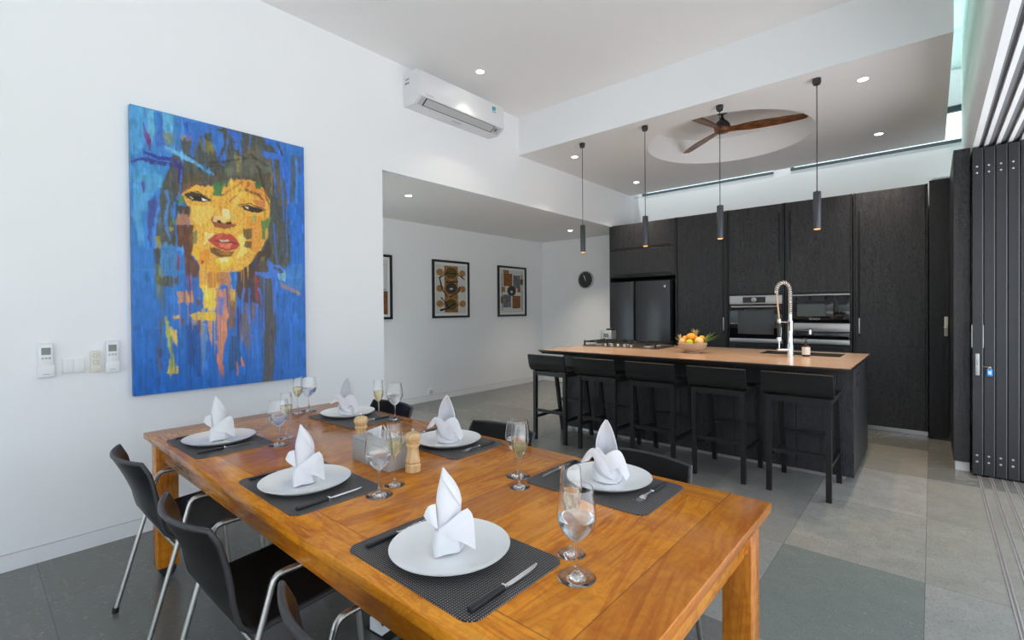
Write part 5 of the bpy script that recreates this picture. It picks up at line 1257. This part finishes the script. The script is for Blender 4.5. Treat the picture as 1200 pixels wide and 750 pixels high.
    S('f', [(385, 95), (425, 90), (430, 140), (390, 130)], (130, 186, 226), .9, 1); S('f', [(400, 145), (510, 195), (510, 215), (400, 170)], (168, 138, 116), .8, 1); S('f', [(435, 60), (520, 40), (520, 190), (440, 170)], (74, 138, 214), .7, 1.5, .3)
    for x, y0_, y1_ in ((415, 240, 560), (385, 200, 430), (470, 230, 320), (300, 450, 640), (210, 600, 700)): T('f', [(x, y0_), (x, y1_)], .9, (52, 76, 110), .7, .4)
    edge_ = np.minimum(np.minimum(u, 1-u)*1.05, np.minimum(v, 1-v)*1.75)
    rng = np.random.default_rng(5); H_, W_ = C.shape[:2]
    def stamp(r0, r1, c0, c1, col, al, taper):
        r0, r1, c0, c1 = max(0, r0), min(H_, r1), max(0, c0), min(W_, c1)
        if r1 <= r0 or c1 <= c0: return
        yy, xx = np.mgrid[r0:r1, c0:c1]; q = ((xx-(c0+c1-1)/2)/max(1, (c1-c0)/2))**2*(1 if not taper else 1.0)
        p_ = ((yy-(r0+r1-1)/2)/max(1, (r1-r0)/2))**2 if not taper else np.clip((yy-r0)/max(1, r1-r0), 0, 1)**2
        a_ = (np.clip(1.25-q-p_, 0, 1)*al*np.clip(.45+.9*nF[r0:r1, c0:c1], 0, 1))[..., None]; C[r0:r1, c0:c1] = C[r0:r1, c0:c1]*(1-a_)+col*a_
    for k in range(2600):
        r, c = int(rng.integers(0, H_)), int(rng.integers(0, W_)); h_, w_ = int(rng.integers(8, 46)), int(rng.integers(3, 13))
        f = rng.uniform(.62, 1.45); col = C[r, c]*f*np.array([rng.uniform(.88, 1.12), 1, rng.uniform(.88, 1.12)])
        face = abs(c/W_-.50) < .2 and .25 < r/H_ < .56
        if face: h_, w_ = max(4, h_//3), max(3, w_//2)
        stamp(r-h_//2, r+h_//2, c-w_//2, c+w_//2+1, col, rng.uniform(.35, .8)*(.6 if face else 1), False)
    for k in range(150):
        r, c = int(rng.integers(int(H_*.50), int(H_*.92))), int(rng.integers(int(W_*.12), int(W_*.9)))
        stamp(r, r+int(rng.integers(40, 190)), c, c+int(rng.integers(2, 7)), C[r, c]*rng.uniform(.6, 1.2), .8, True)
    C = C.reshape(NV, 2, NU, 2, 3).mean((1, 3)); C = np.clip(C, .003, .9)
    ys = np.linspace(y0, y1, NU)-(y0+y1)/2; zs = np.linspace(z1, z0, NV)-z0
    paint_grid('canvas', C, [(D, ys[i], zs[j]) for j in range(NV) for i in range(NU)], NU, NV, M['oil_paint'], p, skirt=.004)
    lab(MB().box(.0005, .0038, -(y1-y0)/2+.01, (y1-y0)/2-.01, .01, z1-z0-.01).build('backing', M['beech'], p, 0), 'wooden back')
painting()

# ------------------------------------------------------------------ lamps and fan
def make_downlight():
    d = thing('downlight', '', 'downlight', group='recessed ceiling downlights')
    MB().lathe([(.034, -.0005), (.046, -.0005), (.0465, -.003), (.044, -.0045), (.036, -.004), (.034, -.0005)], 28).build('trim_ring', M['trim'], d)
    lab(MB().lathe([(0, -.0022), (.0335, -.0022), (.0335, -.0008), (0, -.0008)], 24).build('lamp_face', M['lamp'], d), 'glowing lamp face')
    l = bpy.data.lights.new('downlight_beam', 'SPOT'); l.energy = 105; l.color = (1, .88, .74); l.spot_size = 1.6; l.spot_blend = 1.0; l.shadow_soft_size = .03
    lo = bpy.data.objects.new('downlight_beam', l); COL.objects.link(lo); lo.parent = d; lo.location = (0, 0, -.012)
    return d
dl = make_downlight()
for i, (x, y, z, l) in enumerate([(-3.19, 4.80, ZK, 'lit downlight in kitchen ceiling, front corner beside the first pendant'), (-3.18, 6.36, ZK, 'lit downlight in kitchen ceiling, far corner over the fridge'), (-.41, 4.72, ZK, 'lit downlight in kitchen ceiling, front corner by the light well'), (-.415, 6.32, ZK, 'lit downlight in kitchen ceiling over the last black cupboard'), (-3.20, 3.23, ZC, 'lit downlight in the high ceiling above the air conditioner'), (-4.345, 3.25, 2.615, 'lit downlight in alcove ceiling above the half hidden print'), (-4.38, 6.45, 2.615, 'lit downlight in alcove ceiling near the clock')]):
    d_ = place(dl if i == 0 else copy_tree(dl), (x, y, z), 0, l, 'recessed ceiling downlights')
    if i == 4:
        for c in d_.children:
            if c.type == 'LIGHT': c.data = c.data.copy(); c.data.energy = 22
def make_pendant():
    p = thing('pendant_lamp', '', 'pendant lamp', group='slim pendant lamps over the island')
    MB().lathe([(0, 0), (.030, 0), (.030, -.030), (.024, -.046), (0, -.046)], 24).build('canopy', M['black_metal'], p)
    MB().cyl((0, 0, -.045), (0, 0, -.886), .0035, 8).build('cord', M['black_metal'], p)
    MB().lathe([(0, -.882), (.006, -.882), (.0065, -.890), (.0265, -.891), (.0275, -.896), (.0275, -1.182), (.025, -1.184), (.024, -1.170), (0, -1.170)], 28).build('lamp_shade', M['pendant'], p, 40)
    lab(MB().lathe([(0, -1.172), (.0235, -1.172), (.0235, -1.187), (.018, -1.190), (0, -1.191)], 24).build('bulb', M['warm_lamp'], p), 'warm glowing bulb')
    l = bpy.data.lights.new('pendant_light', 'SPOT'); l.energy = 26; l.color = (1, .66, .36); l.spot_size = 1.9; l.spot_blend = .9; l.shadow_soft_size = .02
    lo = bpy.data.objects.new('pendant_light', l); COL.objects.link(lo); lo.parent = p; lo.location = (0, 0, -1.20)
    return p
pd = make_pendant()
for i, (x, l) in enumerate([(-2.868, 'slim graphite pendant hanging just above the wall clock'), (-2.138, 'slim graphite pendant hanging in front of the flap doors above the fridge'), (-1.424, 'slim graphite pendant whose cord crosses the ceiling fan'), (-.684, 'slim graphite pendant hanging above the tap end of the island')]):
    place(pd if i == 0 else copy_tree(pd), (x, 4.465, ZK), 0, l, 'slim pendant lamps over the island')
fan = thing('ceiling_fan', 'three-blade wooden ceiling fan with black motor in round ceiling recess', 'ceiling fan', (-1.685, 5.36, 3.25))
MB().lathe([(0, .195), (.055, .195), (.052, .175), (.02, .165), (0, .165)], 24).build('canopy', M['black_metal'], fan)
MB().cyl((0, 0, .16), (0, 0, .10), .014, 12).build('down_rod', M['black_metal'], fan)
MB().lathe([(0, .135), (.018, .132), (.026, .110), (.060, .080), (.080, .050), (.082, .022), (.076, .018), (0, .018)], 32).build('motor', M['black_metal'], fan, 40)
MB().lathe([(0, .018), (.074, .018), (.078, .002), (.070, -.022), (.04, -.032), (0, -.034)], 32).build('hub', M['fan_wood'], fan, 40)
for k in range(3):
    a = math.radians((14, 138, 256)[k]); rows = []
    for t, wdt in ((.05, .036), (.14, .040), (.26, .060), (.42, .066), (.58, .060), (.70, .050), (.765, .040), (.785, .022)):
        tw = .30-.18*t; off = .018*math.sin(t*3.2)
        rows.append([(t, q*wdt+off, -q*wdt*math.sin(tw)*1.0+.004*(1-q*q)+.012*t) for q in (-1, -.5, 0, .5, 1)])
    MB().sheet(rows, .012).xform(Matrix.Rotation(a, 4, 'Z')).build('blade', M['fan_wood'], fan, 50)

# ------------------------------------------------------------------ daylight
W = bpy.data.worlds.new('world'); SC.world = W; W.use_nodes = True
nt = W.node_tree; nt.nodes.clear()
o_ = nt.nodes.new('ShaderNodeOutputWorld'); bg = nt.nodes.new('ShaderNodeBackground'); tc = nt.nodes.new('ShaderNodeTexCoord'); sx_ = nt.nodes.new('ShaderNodeSeparateXYZ'); rp = nt.nodes.new('ShaderNodeValToRGB')
nt.links.new(tc.outputs['Generated'], sx_.inputs[0]); nt.links.new(sx_.outputs[2], rp.inputs[0]); nt.links.new(rp.outputs[0], bg.inputs[0]); nt.links.new(bg.outputs[0], o_.inputs[0])
cr = rp.color_ramp; cr.elements[0].position = 0.0; cr.elements[0].color = (.55, .60, .58, 1); cr.elements[1].position = .12; cr.elements[1].color = (.82, .915, 1.03, 1)
e_ = cr.elements.new(1.0); e_.color = (.68, .84, 1.03, 1)
bg.inputs[1].default_value = 2.35
sun = bpy.data.lights.new('sun', 'SUN'); sun.energy = 10.5; sun.angle = .02; sun.color = (1, .985, .98)
so_ = bpy.data.objects.new('sun', sun); COL.objects.link(so_)
so_.rotation_euler = Vector((.10, .09, -1.0)).to_track_quat('-Z', 'Y').to_euler()
def portal(loc, rot, sx, sy):
    l = bpy.data.lights.new('daylight_portal', 'AREA'); l.shape = 'RECTANGLE'; l.size = sx; l.size_y = sy; l.cycles.is_portal = True
    o = bpy.data.objects.new('daylight_portal', l); COL.objects.link(o); o.location = loc; o.rotation_euler = rot
portal((-1.45, -3.44, 1.3), (PI/2, 0, 0), 3.5, 2.5)
portal((-4.71, 1.90, 1.25), (PI/2, 0, 0), 1.58, 2.5)
portal((.80, 1.0, 1.30), (0, PI/2, 0), 2.6, 8.6)
portal(((XG+XB)/2, 2.0, 3.94), (0, 0, 0), .18, 10.4)
portal((-1.77, (YS+YB)/2, 3.57), (0, 0, 0), 3.7, .14)

SC.view_settings.view_transform = 'Standard'; SC.view_settings.look = 'None'; SC.view_settings.gamma = 1; SC.view_settings.use_curve_mapping = False
SC.view_settings.exposure = 0.02
cy = SC.cycles
cy.use_denoising = True
try: cy.denoiser = 'OPENIMAGEDENOISE'
except Exception: pass
cy.max_bounces = 12; cy.diffuse_bounces = 10; cy.glossy_bounces = 5; cy.transmission_bounces = 12; cy.transparent_max_bounces = 24
cy.sample_clamp_indirect = 8; cy.caustics_reflective = False; cy.caustics_refractive = True
